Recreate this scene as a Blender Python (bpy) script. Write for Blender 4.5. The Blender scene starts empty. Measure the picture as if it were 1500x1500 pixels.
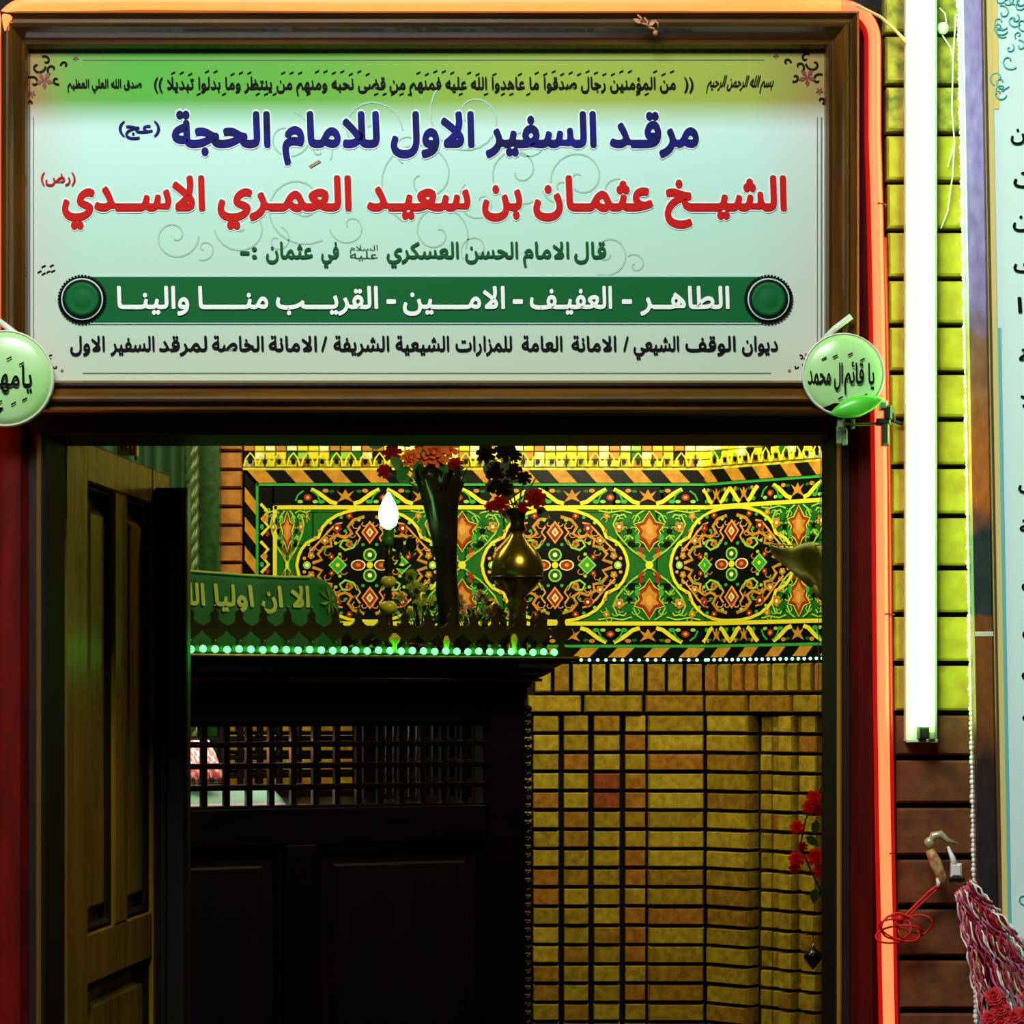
import bpy, math, random, unicodedata
from mathutils import Vector, Matrix
from mathutils.geometry import interpolate_bezier, tessellate_polygon
random.seed(7)
R = math.radians
sc = bpy.context.scene
COL = sc.collection
# ------------------------------------------------------------------ camera, world, lights
F, DC, ZC, HY = 3700.0, 3.7, 1.6, 1030.0        # focal length in px, distance to the door plane, eye height, horizon row
cam = bpy.data.cameras.new('camera'); cam.sensor_width = 36; cam.lens = 36 * F / 1500
cam.shift_y = (HY - 750) / 1500; cam.clip_start = .05
co = bpy.data.objects.new('camera', cam); co.location = (0, -DC, ZC); co.rotation_euler = (R(90), 0, 0)
COL.objects.link(co); sc.camera = co
sc.view_settings.view_transform = 'Standard'; sc.view_settings.look = 'None'
sc.view_settings.exposure = 0.0; sc.view_settings.gamma = 1; sc.view_settings.use_curve_mapping = False
wd = bpy.data.worlds.new('world'); sc.world = wd; wd.use_nodes = True
wd.node_tree.nodes['Background'].inputs[0].default_value = (.5, .55, .6, 1)
wd.node_tree.nodes['Background'].inputs[1].default_value = .03
def area(name, loc, target, sx, sy, power, color):
    l = bpy.data.lights.new(name, 'AREA'); l.shape = 'RECTANGLE'; l.size = sx; l.size_y = sy
    l.energy = power; l.color = color
    o = bpy.data.objects.new(name, l); o.location = loc
    o.rotation_euler = (Vector(target) - Vector(loc)).to_track_quat('-Z', 'Y').to_euler(); COL.objects.link(o)
area('forecourt_light', (-.6, -2.6, 4.2), (-.15, 0, 2.2), 1.6, 1.0, 140, (.92, 1.0, .94))
area('shrine_room_light', (.75, 4.35, 3.35), (.75, 5.5, 1.8), 1.7, .6, 66, (1.0, .95, .48))
area('shrine_front_fill', (.35, 1.4, 3.30), (-.25, 3.2, 1.75), .7, .5, 20, (1.0, .95, .6))  # unseen fill added to brighten the cloth and shrine front
area('shrine_left_light', (-1.3, 3.9, 3.30), (-.9, 5.2, 1.8), .9, .7, 30, (1.0, .93, .50))

# ------------------------------------------------------------------ helpers
def P(px, py, d):                                 # a pixel at distance d from the eye becomes a point of the place
    return Vector(((px - 750) * d / F, d - DC, ZC + (HY - py) * d / F))
def srgb(c):
    f = lambda v: (v / 255 / 12.92) if v / 255 <= .04045 else ((v / 255 + .055) / 1.055) ** 2.4
    return tuple(f(v) for v in c) + (1,)
def mat(name, c, rough=.5, metal=0, emit=None, es=0, noise=0, nscale=20, c2=None, bump=0, trans=0, stretch=(1, 1, 1), coat=0, spec=.5, place=False):
    m = bpy.data.materials.new(name); m.use_nodes = True; nt = m.node_tree; b = nt.nodes['Principled BSDF']
    b.inputs['Base Color'].default_value = srgb(c); b.inputs['Roughness'].default_value = rough
    b.inputs['Metallic'].default_value = metal; b.inputs['Coat Weight'].default_value = coat
    b.inputs['Specular IOR Level'].default_value = spec
    if trans: b.inputs['Transmission Weight'].default_value = trans
    if emit is not None:
        b.inputs['Emission Color'].default_value = tuple(emit) + (1,); b.inputs['Emission Strength'].default_value = es
    if noise or bump or c2:
        tc = nt.nodes.new('ShaderNodeTexCoord'); mp = nt.nodes.new('ShaderNodeMapping'); mp.inputs['Scale'].default_value = stretch
        n = nt.nodes.new('ShaderNodeTexNoise'); n.inputs['Scale'].default_value = nscale; n.inputs['Detail'].default_value = 6
        ge = nt.nodes.new('ShaderNodeNewGeometry'); nt.links.new(ge.outputs['Position'] if place else tc.outputs['Object'], mp.inputs[0]); nt.links.new(mp.outputs[0], n.inputs['Vector'])
        r = nt.nodes.new('ShaderNodeValToRGB'); r.color_ramp.elements[0].position = .35; r.color_ramp.elements[1].position = .65
        k = 1 - noise
        r.color_ramp.elements[0].color = srgb(c2) if c2 else srgb([v * k for v in c]); r.color_ramp.elements[1].color = srgb(c)
        nt.links.new(n.outputs['Fac'], r.inputs[0]); nt.links.new(r.outputs[0], b.inputs['Base Color'])
        if bump:
            bp = nt.nodes.new('ShaderNodeBump'); bp.inputs['Strength'].default_value = bump; bp.inputs['Distance'].default_value = .004
            nt.links.new(n.outputs['Fac'], bp.inputs['Height']); nt.links.new(bp.outputs[0], b.inputs['Normal'])
    return m
class MB:
    def __init__(s): s.v = []; s.f = []; s.m = []; s.sm = []
    def add(s, vs, fs, mi=0, smooth=False):
        k = len(s.v); s.v += [tuple(v) for v in vs]
        for f in fs: s.f.append(tuple(i + k for i in f)); s.m.append(mi); s.sm.append(smooth)
        return s
    def box(s, a, b, mi=0, M=None):
        x0, y0, z0 = a; x1, y1, z1 = b
        vs = [Vector(p) for p in ((x0, y0, z0), (x1, y0, z0), (x1, y1, z0), (x0, y1, z0), (x0, y0, z1), (x1, y0, z1), (x1, y1, z1), (x0, y1, z1))]
        if M: vs = [M @ v for v in vs]
        return s.add(vs, ((0, 3, 2, 1), (4, 5, 6, 7), (0, 1, 5, 4), (1, 2, 6, 5), (2, 3, 7, 6), (3, 0, 4, 7)), mi)
    def bbox(s, a, b, bev, mi=0, M=None):          # box with chamfered front face edges (front = -y)
        x0, y0, z0 = a; x1, y1, z1 = b; e = bev
        vs = [Vector(p) for p in ((x0, y1, z0), (x1, y1, z0), (x1, y1, z1), (x0, y1, z1), (x0, y0 + e, z0), (x1, y0 + e, z0), (x1, y0 + e, z1), (x0, y0 + e, z1),
              (x0 + e, y0, z0 + e), (x1 - e, y0, z0 + e), (x1 - e, y0, z1 - e), (x0 + e, y0, z1 - e))]
        if M: vs = [M @ v for v in vs]
        fs = [(3, 2, 1, 0), (8, 9, 10, 11)]
        for i in range(4):
            j = (i + 1) % 4; fs += [(i, j, j + 4, i + 4), (i + 4, j + 4, j + 8, i + 8)]
        return s.add(vs, fs, mi)
    def tube(s, pts, r, n=6, mi=0, closed=False, cap=True):
        pts = [Vector(p) for p in pts]; N = len(pts); vs = []; fs = []
        for i, p in enumerate(pts):
            t = (pts[(i + 1) % N] if (closed or i < N - 1) else p) - (pts[i - 1] if (closed or i > 0) else p)
            t = t.normalized() if t.length > 1e-9 else Vector((0, 0, 1))
            a = t.cross(Vector((0, 1, 0)) if abs(t.y) < .9 else Vector((1, 0, 0))).normalized(); b = t.cross(a)
            rr = r[i] if isinstance(r, (list, tuple)) else r
            for k in range(n):
                w = 2 * math.pi * k / n; vs.append(p + (a * math.cos(w) + b * math.sin(w)) * rr)
        for i in range(N if closed else N - 1):
            j = (i + 1) % N
            for k in range(n):
                q = (k + 1) % n; fs.append((i * n + k, i * n + q, j * n + q, j * n + k))
        if cap and not closed: fs += [tuple(range(n))[::-1], tuple((N - 1) * n + k for k in range(n))]
        return s.add(vs, fs, mi, True)
    def lathe(s, c, prof, n=20, mi=0, axis='z'):
        vs = []; fs = []; c = Vector(c)
        for (r, h) in prof:
            for k in range(n):
                w = 2 * math.pi * k / n
                vs.append(c + (Vector((r * math.cos(w), r * math.sin(w), h)) if axis == 'z' else Vector((r * math.cos(w), h, r * math.sin(w)))))
        for i in range(len(prof) - 1):
            for k in range(n):
                q = (k + 1) % n; fs.append((i * n + k, i * n + q, (i + 1) * n + q, (i + 1) * n + k))
        fs += [tuple(range(n))[::-1], tuple((len(prof) - 1) * n + k for k in range(n))]
        return s.add(vs, fs, mi, True)
    def ball(s, c, r, n=8, mi=0, sc_=(1, 1, 1)):
        prof = [(max(1e-4, math.sin(math.pi * i / (n // 2 + 1))), -math.cos(math.pi * i / (n // 2 + 1))) for i in range(n // 2 + 2)]
        vs = []; c = Vector(c); k0 = MB(); k0.lathe((0, 0, 0), prof, n)
        return s.add([c + Vector((v[0] * r * sc_[0], v[1] * r * sc_[1], v[2] * r * sc_[2])) for v in k0.v], k0.f, mi, True)
    def prism(s, front, back, mi=0, smooth=False): # two matching loops
        n = len(front)
        return s.add(list(front) + list(back), [tuple(range(n)), tuple(range(2 * n - 1, n - 1, -1))] + [(i, i + n, (i + 1) % n + n, (i + 1) % n) for i in range(n)], mi, smooth)
    def build(s, name, mats, parent=None):
        me = bpy.data.meshes.new(name); me.from_pydata(s.v, [], s.f)
        mats = mats if isinstance(mats, (list, tuple)) else [mats]
        for m in mats: me.materials.append(m)
        me.polygons.foreach_set('material_index', s.m); me.polygons.foreach_set('use_smooth', s.sm); me.update()
        return link(name, me, parent)
def link(name, me, parent=None):
    o = bpy.data.objects.new(name, me); COL.objects.link(o)
    if parent: adopt(o, parent)
    return o
def wloc(p):
    l = Vector(p.location)
    while p.parent: p = p.parent; l = l + Vector(p.location) if p.get('_e') else l
    return l
def adopt(o, parent):
    o.parent = parent
    M = Matrix.Identity(4); q = parent; M = worldM(q)
    o.matrix_parent_inverse = M.inverted()
def worldM(q):
    M = Matrix.LocRotScale(q.location, q.rotation_euler, q.scale)
    if q.parent: M = worldM(q.parent) @ q.matrix_parent_inverse @ M
    return M
def thing(name, label, cat, loc=(0, 0, 0), group=None):
    o = bpy.data.objects.new(name, None); COL.objects.link(o); o.location = loc; o.empty_display_size = .05
    return tag(o, label, cat, group)
def tag(o, label, cat, group=None, kind=None):
    o['label'] = label; o['category'] = cat
    if group: o['group'] = group
    if kind: o['kind'] = kind
    return o
def struct(o, label=None):
    o['kind'] = 'structure'
    if label: o['label'] = label
    return o
def sempty(name, label=None, loc=(0, 0, 0)):
    o = bpy.data.objects.new(name, None); COL.objects.link(o); o.location = loc; o.empty_display_size = .05
    return struct(o, label)

# ------------------------------------------------------------------ arabic lettering (contextual forms shaped here)
FM = {}
for cp in range(0xFE80, 0xFEFD):
    dd = unicodedata.decomposition(chr(cp)).split()
    if len(dd) in (2, 3): FM.setdefault(''.join(chr(int(x, 16)) for x in dd[1:]), {})[dd[0][1:-1]] = chr(cp)
def shape(s):
    tk = []; i = 0
    while i < len(s):
        n = 2 if s[i:i + 2] in FM else 1
        tk.append(s[i:i + n]); i += n
    dual = lambda t: t == '\u0640' or 'initial' in FM.get(t, {})
    jp = lambda t: t == '\u0640' or 'final' in FM.get(t, {})
    out = []
    for k, t in enumerate(tk):
        p = k > 0 and dual(tk[k - 1]) and jp(t); n = dual(t) and k + 1 < len(tk) and jp(tk[k + 1])
        if t in FM:
            f = 'medial' if p and n else 'final' if p else 'initial' if n else 'isolated'
            out.append(FM[t].get(f) or FM[t]['isolated'])
        else: out.append({'(': ')', ')': '('}.get(t, t))
    return ''.join(reversed(out))
def glyph_mesh(txt):                              # outlines of the already shaped text, each closed stroke filled by itself
    c = bpy.data.curves.new('t', 'FONT'); c.body = txt; c.size = 1
    o = bpy.data.objects.new('t', c); COL.objects.link(o)
    dg = bpy.context.evaluated_depsgraph_get(); dg.update()
    cu = o.to_curve(dg); loops = []
    for sp in cu.splines:
        bp = sp.bezier_points; n = len(bp); pts = []
        for i in range(n):
            p, q = bp[i], bp[(i + 1) % n]
            st = (p.handle_right - p.co).cross(q.co - p.co).length < 1e-6 and (q.handle_left - q.co).cross(q.co - p.co).length < 1e-6
            pts += [p.co.copy()] if st else list(interpolate_bezier(p.co, p.handle_right, q.handle_left, q.co, 5))[:-1]
        pts = [v for i, v in enumerate(pts) if (v - pts[i - 1]).length > 1e-5]
        if len(pts) > 2: loops.append((pts, sum(u.x * v.y - v.x * u.y for u, v in zip(pts, pts[1:] + pts[:1])) / 2))
    o.to_curve_clear(); bpy.data.objects.remove(o); bpy.data.curves.remove(c)
    if not loops: return [], [], 0
    xm = max(v.x for l, _ in loops for v in l)
    big = max(loops, key=lambda l: abs(l[1])); sg_ = 1 if big[1] > 0 else -1
    def inside(p, poly_):
        r_ = False; n = len(poly_)
        for i in range(n):
            a, b_ = poly_[i], poly_[(i + 1) % n]
            if (a.y > p.y) != (b_.y > p.y) and p.x < (b_.x - a.x) * (p.y - a.y) / (b_.y - a.y) + a.x: r_ = not r_
        return r_
    vs = []; fs = []
    for pts, ar in loops:
        if ar * sg_ < 0: continue
        grp = [pts] + [h for h, ha in loops if ha * sg_ < 0 and sum(inside(v, pts) for v in h) > len(h) * .8]
        flat = [v for l in grp for v in l]; k = len(vs)
        vs += flat; fs += [tuple(i + k for i in t) for t in tessellate_polygon(grp)]
    return vs, fs, xm
_g = {}
def glyph(ch):
    if ch not in _g:
        bar = _g.setdefault('|', glyph_mesh('|'))[2]
        adv = glyph_mesh(ch + '|')[2] - bar
        _g[ch] = (([], []) if ch == ' ' else glyph_mesh(ch)[:2]) + (adv,)
    return _g[ch]
_cache = {}
def textbox(txt):
    if txt not in _cache:
        x = 0; items = []
        for ch in shape(txt):
            vs, fs, adv = glyph(ch); items.append((x, vs, fs)); x += adv
        xs_ = [x0 + v.x for x0, vs, fs in items for v in vs]
        _cache[txt] = (items, min(xs_), max(xs_))
    return _cache[txt]
ALEF = None
def letters(mb, txt, x0, x1, base, h, mapf, off=.02, lift=0., mi=0, grow=0., slant=0.):
    """txt fitted between pixel columns x0 and x1 on row base; '_' marks where the stroke is drawn out; off thickens the stroke"""
    global ALEF
    if ALEF is None: ALEF = max(v.y for v in glyph_mesh('\u0627')[0])
    s = h / ALEF; best = None
    if '_' in txt:
        for n in range(0, 14):
            t = txt.replace('_', '\u0640' * n); q = textbox(t); e = abs((q[2] - q[1]) * s - (x1 - x0))
            if best is None or e < best[0]: best = (e, t)
        t = best[1]
    else: t = txt
    items, a, b = textbox(t); sx = (x1 - x0 - off * s * 1.6) / (b - a); x0 = x0 + off * s * .8
    rad = off + grow; N_ = 0 if rad < .012 else (4 if rad < .03 else 8)
    st = [(0, 0)] + [(rad * .8 * math.cos(2 * math.pi * k / N_), rad * 1.15 * math.sin(2 * math.pi * k / N_)) for k in range(N_)]
    for gi, (xo, vs, fs) in enumerate(items):
        if not fs: continue
        for k, (ox, oy) in enumerate(st):
            l = lift + ((gi % 2) * len(st) + k) * .00003
            mb.add([mapf(x0 + (xo + v.x - a) * sx + ox * s + slant * v.y * s, base - (v.y + oy) * s, l) for v in vs], fs, mi)

# ------------------------------------------------------------------ materials
WOOD = mat('dark mahogany varnish', (34, 14, 8), .6, noise=.35, nscale=6, stretch=(8, 8, 1), bump=.05, spec=.25)
WOODH = mat('dark mahogany varnish crosswise', (46, 22, 10), .5, noise=.4, nscale=6, stretch=(1, 8, 10), bump=.05, spec=.3)
REDWOOD = mat('red brown painted wood', (84, 7, 2), .6, noise=.3, nscale=8, stretch=(6, 6, 1), spec=.12)
SHR = mat('almost black shrine wood', (30, 13, 8), .3, noise=.3, nscale=5, stretch=(2, 2, 8), coat=.2)
SHRV = mat('turned bead wood', (16, 10, 8), .35)
OLIVE = mat('olive varnished door wood', (150, 114, 30), .25, noise=.25, nscale=5, stretch=(6, 6, .6), bump=.04, spec=.4)
DOORD = mat('dark door edge wood', (26, 15, 8), .35, noise=.2, nscale=5, stretch=(6, 6, .6))
PLAST = mat('plaster', (70, 40, 20), .8, noise=.2)
MORT = mat('dark mortar', (22, 15, 8), .95, noise=.4, nscale=60)
FLOOR = mat('stone floor', (60, 50, 40), .5, noise=.3, nscale=5)
BRK = [mat('yellow brick %s' % 'abcdef'[i], c, .85, noise=.25, nscale=38, bump=.6, c2=c2, place=True, spec=.2) for i, (c, c2) in enumerate([
    ((172, 146, 34), (136, 108, 20)), ((160, 132, 30), (122, 96, 16)), ((180, 154, 44), (146, 118, 24)), ((156, 116, 28), (120, 84, 14)), ((166, 110, 34), (130, 80, 18)), ((150, 72, 34), (110, 50, 20))])]
OBRK = mat('outer wall brick', (176, 156, 26), .75, noise=.3, nscale=40, bump=.4, c2=(156, 132, 18))  # tone of the brick as lit by the tube
OBRK2 = mat('outer wall brick weathered', (170, 150, 50), .8, noise=.4, nscale=60, bump=.5, c2=(100, 100, 30))
OBRK_SHADE = mat('outer wall brick shaded', (112, 60, 15), .85, noise=.3, nscale=40, bump=.4, c2=(84, 42, 10))  # shaded tone of the same brick, for rows below the tube
ORB = mat('orange pilaster brick', (190, 118, 40), .6, noise=.2, nscale=30, place=True)
T_GRN = mat('green glaze', (30, 112, 26), .25, noise=.3, nscale=30, c2=(20, 84, 30)); T_YEL = mat('yellow glaze', (226, 214, 50), .25)
T_BLK = mat('black glaze', (10, 9, 8), .2); T_OCH = mat('ochre glaze', (206, 142, 48), .25, noise=.15, nscale=40); T_WHT = mat('white glaze', (236, 236, 190), .2)
T_RED = mat('red brown glaze', (150, 44, 20), .25); T_LGN = mat('light green glaze', (150, 200, 70), .25); T_MGN = mat('mid green glaze', (50, 160, 60), .25)
T_PCH = mat('peach glaze', (220, 150, 80), .25)
TM = [T_GRN, T_YEL, T_BLK, T_OCH, T_WHT, T_RED, T_LGN, T_MGN, T_PCH]
G, Y, K, O, W_, RD, LG, MG, PC = range(9)
GREENCLOTH = mat('green velvet', (20, 120, 34), .7, noise=.25, nscale=12); GOLDTHREAD = mat('yellow embroidery', (210, 220, 90), .6)
DKGREEN = mat('dark green marble', (22, 52, 20), .3, noise=.4, nscale=40, c2=(40, 84, 34)); ROPEG = mat('green twisted stone', (70, 100, 46), .35, noise=.3, nscale=60)
BRASS = mat('aged brass', (176, 146, 48), .25, metal=.9); BRASSD = mat('dark brass', (70, 56, 20), .35, metal=.8)
LED = mat('green white led', (40, 160, 100), .4, emit=(.045, 1, .075), es=9)
LED2 = mat('cyan white led', (80, 190, 150), .4, emit=(.35, 1, .5), es=2.2)
BULB = mat('lit candle bulb', (200, 255, 200), .3, emit=(.35, 1, .3), es=9)
TUBE = mat('lit fluorescent tube', (255, 255, 255), .3, emit=(.42, 1, .22), es=13)
HOUS = mat('white enamel housing', (226, 240, 226), .3); DARKM = mat('dark lamp holder', (14, 18, 12), .5)
NEON = mat('glowing orange red rope light', (120, 20, 10), .5, emit=(1, .15, .05), es=2.3)
NEONY = mat('glowing amber rope light', (120, 40, 10), .5, emit=(1, .23, .05), es=2.2)
RED_GLOW = mat('red rope glow', (120, 6, 4), .4, emit=(1, .012, .006), es=.42)  # glows by itself to give the red halo round the rope
BLUE = mat('navy blue lettering', (10, 10, 128), .6, noise=.3, nscale=30, c2=(6, 6, 70), spec=.15); RED = mat('red lettering', (196, 14, 8), .6, spec=.15); WHITE = mat('white print', (240, 245, 238), .4)
DGREEN = mat('dark green print', (4, 84, 40), .6, spec=.15); BLACKP = mat('black print', (8, 9, 9), .6, spec=.1); PALEP = mat('pale scroll print', (176, 208, 196), .4)
MAROON = mat('maroon print', (120, 30, 24), .4); BANNER = mat('green banner print', (2, 96, 44), .6, spec=.15)
def sign_material():  # green towards the top, pale below, warmer at the side edges
    m = bpy.data.materials.new('sign sheet green at top'); m.use_nodes = True; nt = m.node_tree; b = nt.nodes['Principled BSDF']; b.inputs['Roughness'].default_value = .6; b.inputs['Specular IOR Level'].default_value = .2
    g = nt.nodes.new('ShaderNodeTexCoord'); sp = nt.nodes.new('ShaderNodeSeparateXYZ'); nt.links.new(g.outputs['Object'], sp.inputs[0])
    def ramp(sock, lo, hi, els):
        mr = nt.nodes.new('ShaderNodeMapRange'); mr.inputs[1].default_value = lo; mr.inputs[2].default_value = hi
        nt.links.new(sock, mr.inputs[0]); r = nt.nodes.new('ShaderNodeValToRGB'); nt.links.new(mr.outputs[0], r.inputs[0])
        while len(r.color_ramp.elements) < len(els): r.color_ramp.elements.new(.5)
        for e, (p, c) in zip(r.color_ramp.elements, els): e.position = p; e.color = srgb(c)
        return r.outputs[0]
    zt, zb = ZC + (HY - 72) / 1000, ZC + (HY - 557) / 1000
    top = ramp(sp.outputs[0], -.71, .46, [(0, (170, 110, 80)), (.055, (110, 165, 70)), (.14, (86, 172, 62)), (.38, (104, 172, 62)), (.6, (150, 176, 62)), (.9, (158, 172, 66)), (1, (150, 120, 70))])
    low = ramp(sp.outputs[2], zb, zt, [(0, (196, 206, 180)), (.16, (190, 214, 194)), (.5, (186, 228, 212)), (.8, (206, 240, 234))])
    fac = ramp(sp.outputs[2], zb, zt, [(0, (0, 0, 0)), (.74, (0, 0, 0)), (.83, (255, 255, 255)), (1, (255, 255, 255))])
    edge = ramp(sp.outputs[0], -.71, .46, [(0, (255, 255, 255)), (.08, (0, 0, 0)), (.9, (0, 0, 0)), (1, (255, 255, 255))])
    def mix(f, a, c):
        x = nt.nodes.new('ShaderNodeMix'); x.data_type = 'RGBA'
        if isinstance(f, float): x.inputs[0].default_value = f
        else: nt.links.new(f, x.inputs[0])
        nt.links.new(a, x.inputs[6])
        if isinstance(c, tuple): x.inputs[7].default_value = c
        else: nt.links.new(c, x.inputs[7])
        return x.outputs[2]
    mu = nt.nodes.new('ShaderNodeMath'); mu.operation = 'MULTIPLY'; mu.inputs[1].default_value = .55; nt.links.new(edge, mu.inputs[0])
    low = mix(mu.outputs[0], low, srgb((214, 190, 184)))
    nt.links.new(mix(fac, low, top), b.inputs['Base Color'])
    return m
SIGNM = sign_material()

# ------------------------------------------------------------------ the setting
YK = 1.0                                          # size of a pixel (in mm) at the depth of the part being built
def depth(y):
    global YK
    YK = (DC + y) / DC
X = lambda px: (px - 750) / 1000.0 * YK
Z = lambda py: ZC + (HY - py) / 1000.0 * YK
DW = 9.1; CX = 283 * DW / F; A2 = R(42); c2, s2 = math.cos(A2), math.sin(A2)
def Wxy(px):
    k = (px - 750) / F
    if px <= 1033: return Vector((k * DW, DW - DC)), Vector((0, -1))
    t = (k * DW - CX) / (c2 + k * s2)
    return Vector((CX + c2 * t, DW - s2 * t - DC)), Vector((-s2, -c2))
def Wz(py): return ZC + (HY - py) * DW / F
def W(px, py, h=0.):
    p, n = Wxy(px); return Vector((p.x + n.x * h, p.y + n.y * h, Wz(py)))
b = MB(); b.box((-3.4, -5, -.1), (3.4, 6.2, 0)); struct(b.build('floor', FLOOR))
b = MB(); b.box((-3.0, .15, 3.45), (3.2, 6.2, 3.55)); struct(b.build('ceiling', PLAST))
b = MB(); b.box((-2.5, .15, 0), (-2.4, 5.9, 3.45)); struct(b.build('wall_left', DKGREEN))
b = MB(); b.box((2.6, .15, 0), (2.7, 5.9, 3.45)); struct(b.build('wall_right', PLAST))
# front wall around the doorway
wf = MB(); wf.box((-1.9, .0, 0), (-.72, .15, 3.45)); wf.box((.51, .0, 0), (2.6, .15, 3.45)); wf.box((-.72, .0, 2.02), (.51, .15, 3.45))
wf.box((-2.5, .10, 0), (-1.9, .15, 3.45))
wall_front = struct(wf.build('wall_front', MORT))
# back wall core: flat part, the turned part
cb = 0.07
wb = MB(); wb.box((-2.4, DW - DC + cb, 0), (CX + .16, DW - DC + .25, 3.45))
e = Vector((CX + c2 * 2.6, DW - DC - s2 * 2.6)); n2 = Vector((-s2, -c2)); p0 = Vector((CX, DW - DC))
f_ = [Vector((q.x, q.y, z)) for q, z in ((p0 - n2 * cb, 0), (e - n2 * cb, 0), (e - n2 * cb, 3.45), (p0 - n2 * cb, 3.45))]
g_ = [v - Vector((n2.x, n2.y, 0)) * .2 for v in f_]
wb.prism(f_, g_)
wall_back = struct(wb.build('wall_back', MORT))
# unit piece with chamfered front: x,z in -.5..+.5, y from -1 (front) to 0
def unit(name, m, ch=.06):
    b = MB(); vs = []
    for (y, i) in ((0, 0), (-.8, 0), (-1, ch)):
        vs += [(-.5 + i * .5, y, -.5 + i), (.5 - i * .5, y, -.5 + i), (.5 - i * .5, y, .5 - i), (-.5 + i * .5, y, .5 - i)]
    fs = [(8, 9, 10, 11), (3, 2, 1, 0)]
    for a in (0, 4):
        for i in range(4): j = (i + 1) % 4; fs.append((a + i, a + j, a + 4 + j, a + 4 + i))
    b.add(vs, fs); me = bpy.data.meshes.new(name); me.from_pydata(b.v, [], b.f); me.materials.append(m); me.update(); return me
def piece(name, me, parent, px0, px1, py0, py1, h0, h1):
    a, n = Wxy(px0 if px0 >= 1033 or px1 <= 1033 else px0); bb, n = Wxy((px0 + px1) / 2); a = Wxy(px0)[0]; c = Wxy(px1)[0]
    ang = A2 if (px0 + px1) / 2 > 1033 else 0
    o = bpy.data.objects.new(name, me); COL.objects.link(o)
    m = (a + c) / 2 + n * h0
    o.location = (m.x, m.y, (Wz(py0) + Wz(py1)) / 2); o.scale = ((c - a).length, h1 - h0, Wz(py0) - Wz(py1)); o.rotation_euler = (0, 0, -ang)
    adopt(o, parent); return o
UB = [unit('brick', m) for m in BRK]
# soldier course
so = [(784, 807), (812, 833.5), (839, 863), (867, 887), (893, 915), (920.5, 943), (948.5, 974), (978.5, 1000), (1005.5, 1028.5)]
z_ = [(870, 915), (930, 975), (992, 1035), (1050, 1095), (1112, 1155), (1172, 1225), (1238, 1285), (1300, 1345), (1362, 1400), (1425, 1470), (1487, 1530), (1550, 1590)]
so += [(750 + a / 3.061, 750 + c / 3.061) for a, c in z_]
for a, c in so: piece('brick', random.choice(UB[:5]), wall_back, a, c, 973, 1014, -.07, .006 + random.random() * .006)
for a, c in ((773, 851), (856, 941), (946, 1031), (1034, 1094), (1098, 1158.5), (1163, 1206), (1211, 1260)):
    piece('brick', random.choice(UB[:4]), wall_back, a, c, 1018.5, 1043, -.07, .006 + random.random() * .005)
cols = [(770, 777.5, -.03), (781, 818.5, .0), (826, 862, .0), (870, 908, .0), (916, 946, -.01), (949.5, 1031, .004), (1035.5, 1094, .004), (1108, 1124, -.03), (1125.5, 1139, -.03), (1141, 1160, 0), (1162, 1172, -.035), (1174, 1195, 0), (1197, 1203, -.03), (1206, 1238, 0), (1242, 1275, 0)]
r = 0; y = 1047.5
while Wz(y) > .05:
    for ci, (a, c, dh) in enumerate(cols):
        m = random.choices(UB, [4, 4, 4, 2, 1, 0])[0]
        if ci in (3,) and r in (3, 4): m = UB[5]
        if ci == 4 and random.random() < .4: m = UB[4]
        if r > 15 and ci > 12: continue
        j = random.uniform(-.7, .7)
        piece('brick', m, wall_back, a + j * .6, c + j * .6, y + .8 + j * .5, y + 24.3 + j * .5, -.07, dh + random.random() * .006)
    y += 28.2; r += 1
# bricks seen through the grille behind the shrine
for rr in range(6):
    y = 1047.5 + rr * 28.2
    for k in range(9):
        a = 232 + k * 58 + (29 if rr % 2 else 0)
        piece('brick', random.choice(UB[:5]), wall_back, a, a + 54, y + .8, y + 24.3, -.07, random.random() * .006)
# orange brick edge of the frieze on the left
y = 640
UO = unit('brick', ORB, .08)
for k in range(9):
    piece('brick', UO, wall_back, 322, 355, 636 + k * 27.2, 636 + k * 27.2 + 24.4, -.06, .03)

# ------------------------------------------------------------------ tile frieze (trim_1)
fr = sempty('trim_1', 'glazed floral tile frieze around the back wall', (0.4, DW - DC, Wz(965)))
UT = {i: unit('tile', TM[i], .05) for i in range(9)}
def M_(pts, h): return [W(px, py, h) for px, py in pts]
def clip(pts, right):
    out = []; n = len(pts); ins = lambda p: (p[0] >= 1033) if right else (p[0] <= 1033)
    for i in range(n):
        a, c = pts[i], pts[(i + 1) % n]
        if ins(a): out.append(a)
        if ins(a) != ins(c): t = (1033 - a[0]) / (c[0] - a[0]); out.append((1033.001 if right else 1033, a[1] + (c[1] - a[1]) * t))
    return out
def poly(mb, pts, h, mi, th=.003):
    lo, hi = min(p[0] for p in pts), max(p[0] for p in pts)
    if lo < 1033 < hi:
        for q in (clip(pts, False), clip(pts, True)):
            if len(q) > 2: mb.prism(M_(q, h), M_(q, h - th), mi)
    else: mb.prism(M_(pts, h), M_(pts, h - th), mi)
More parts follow.
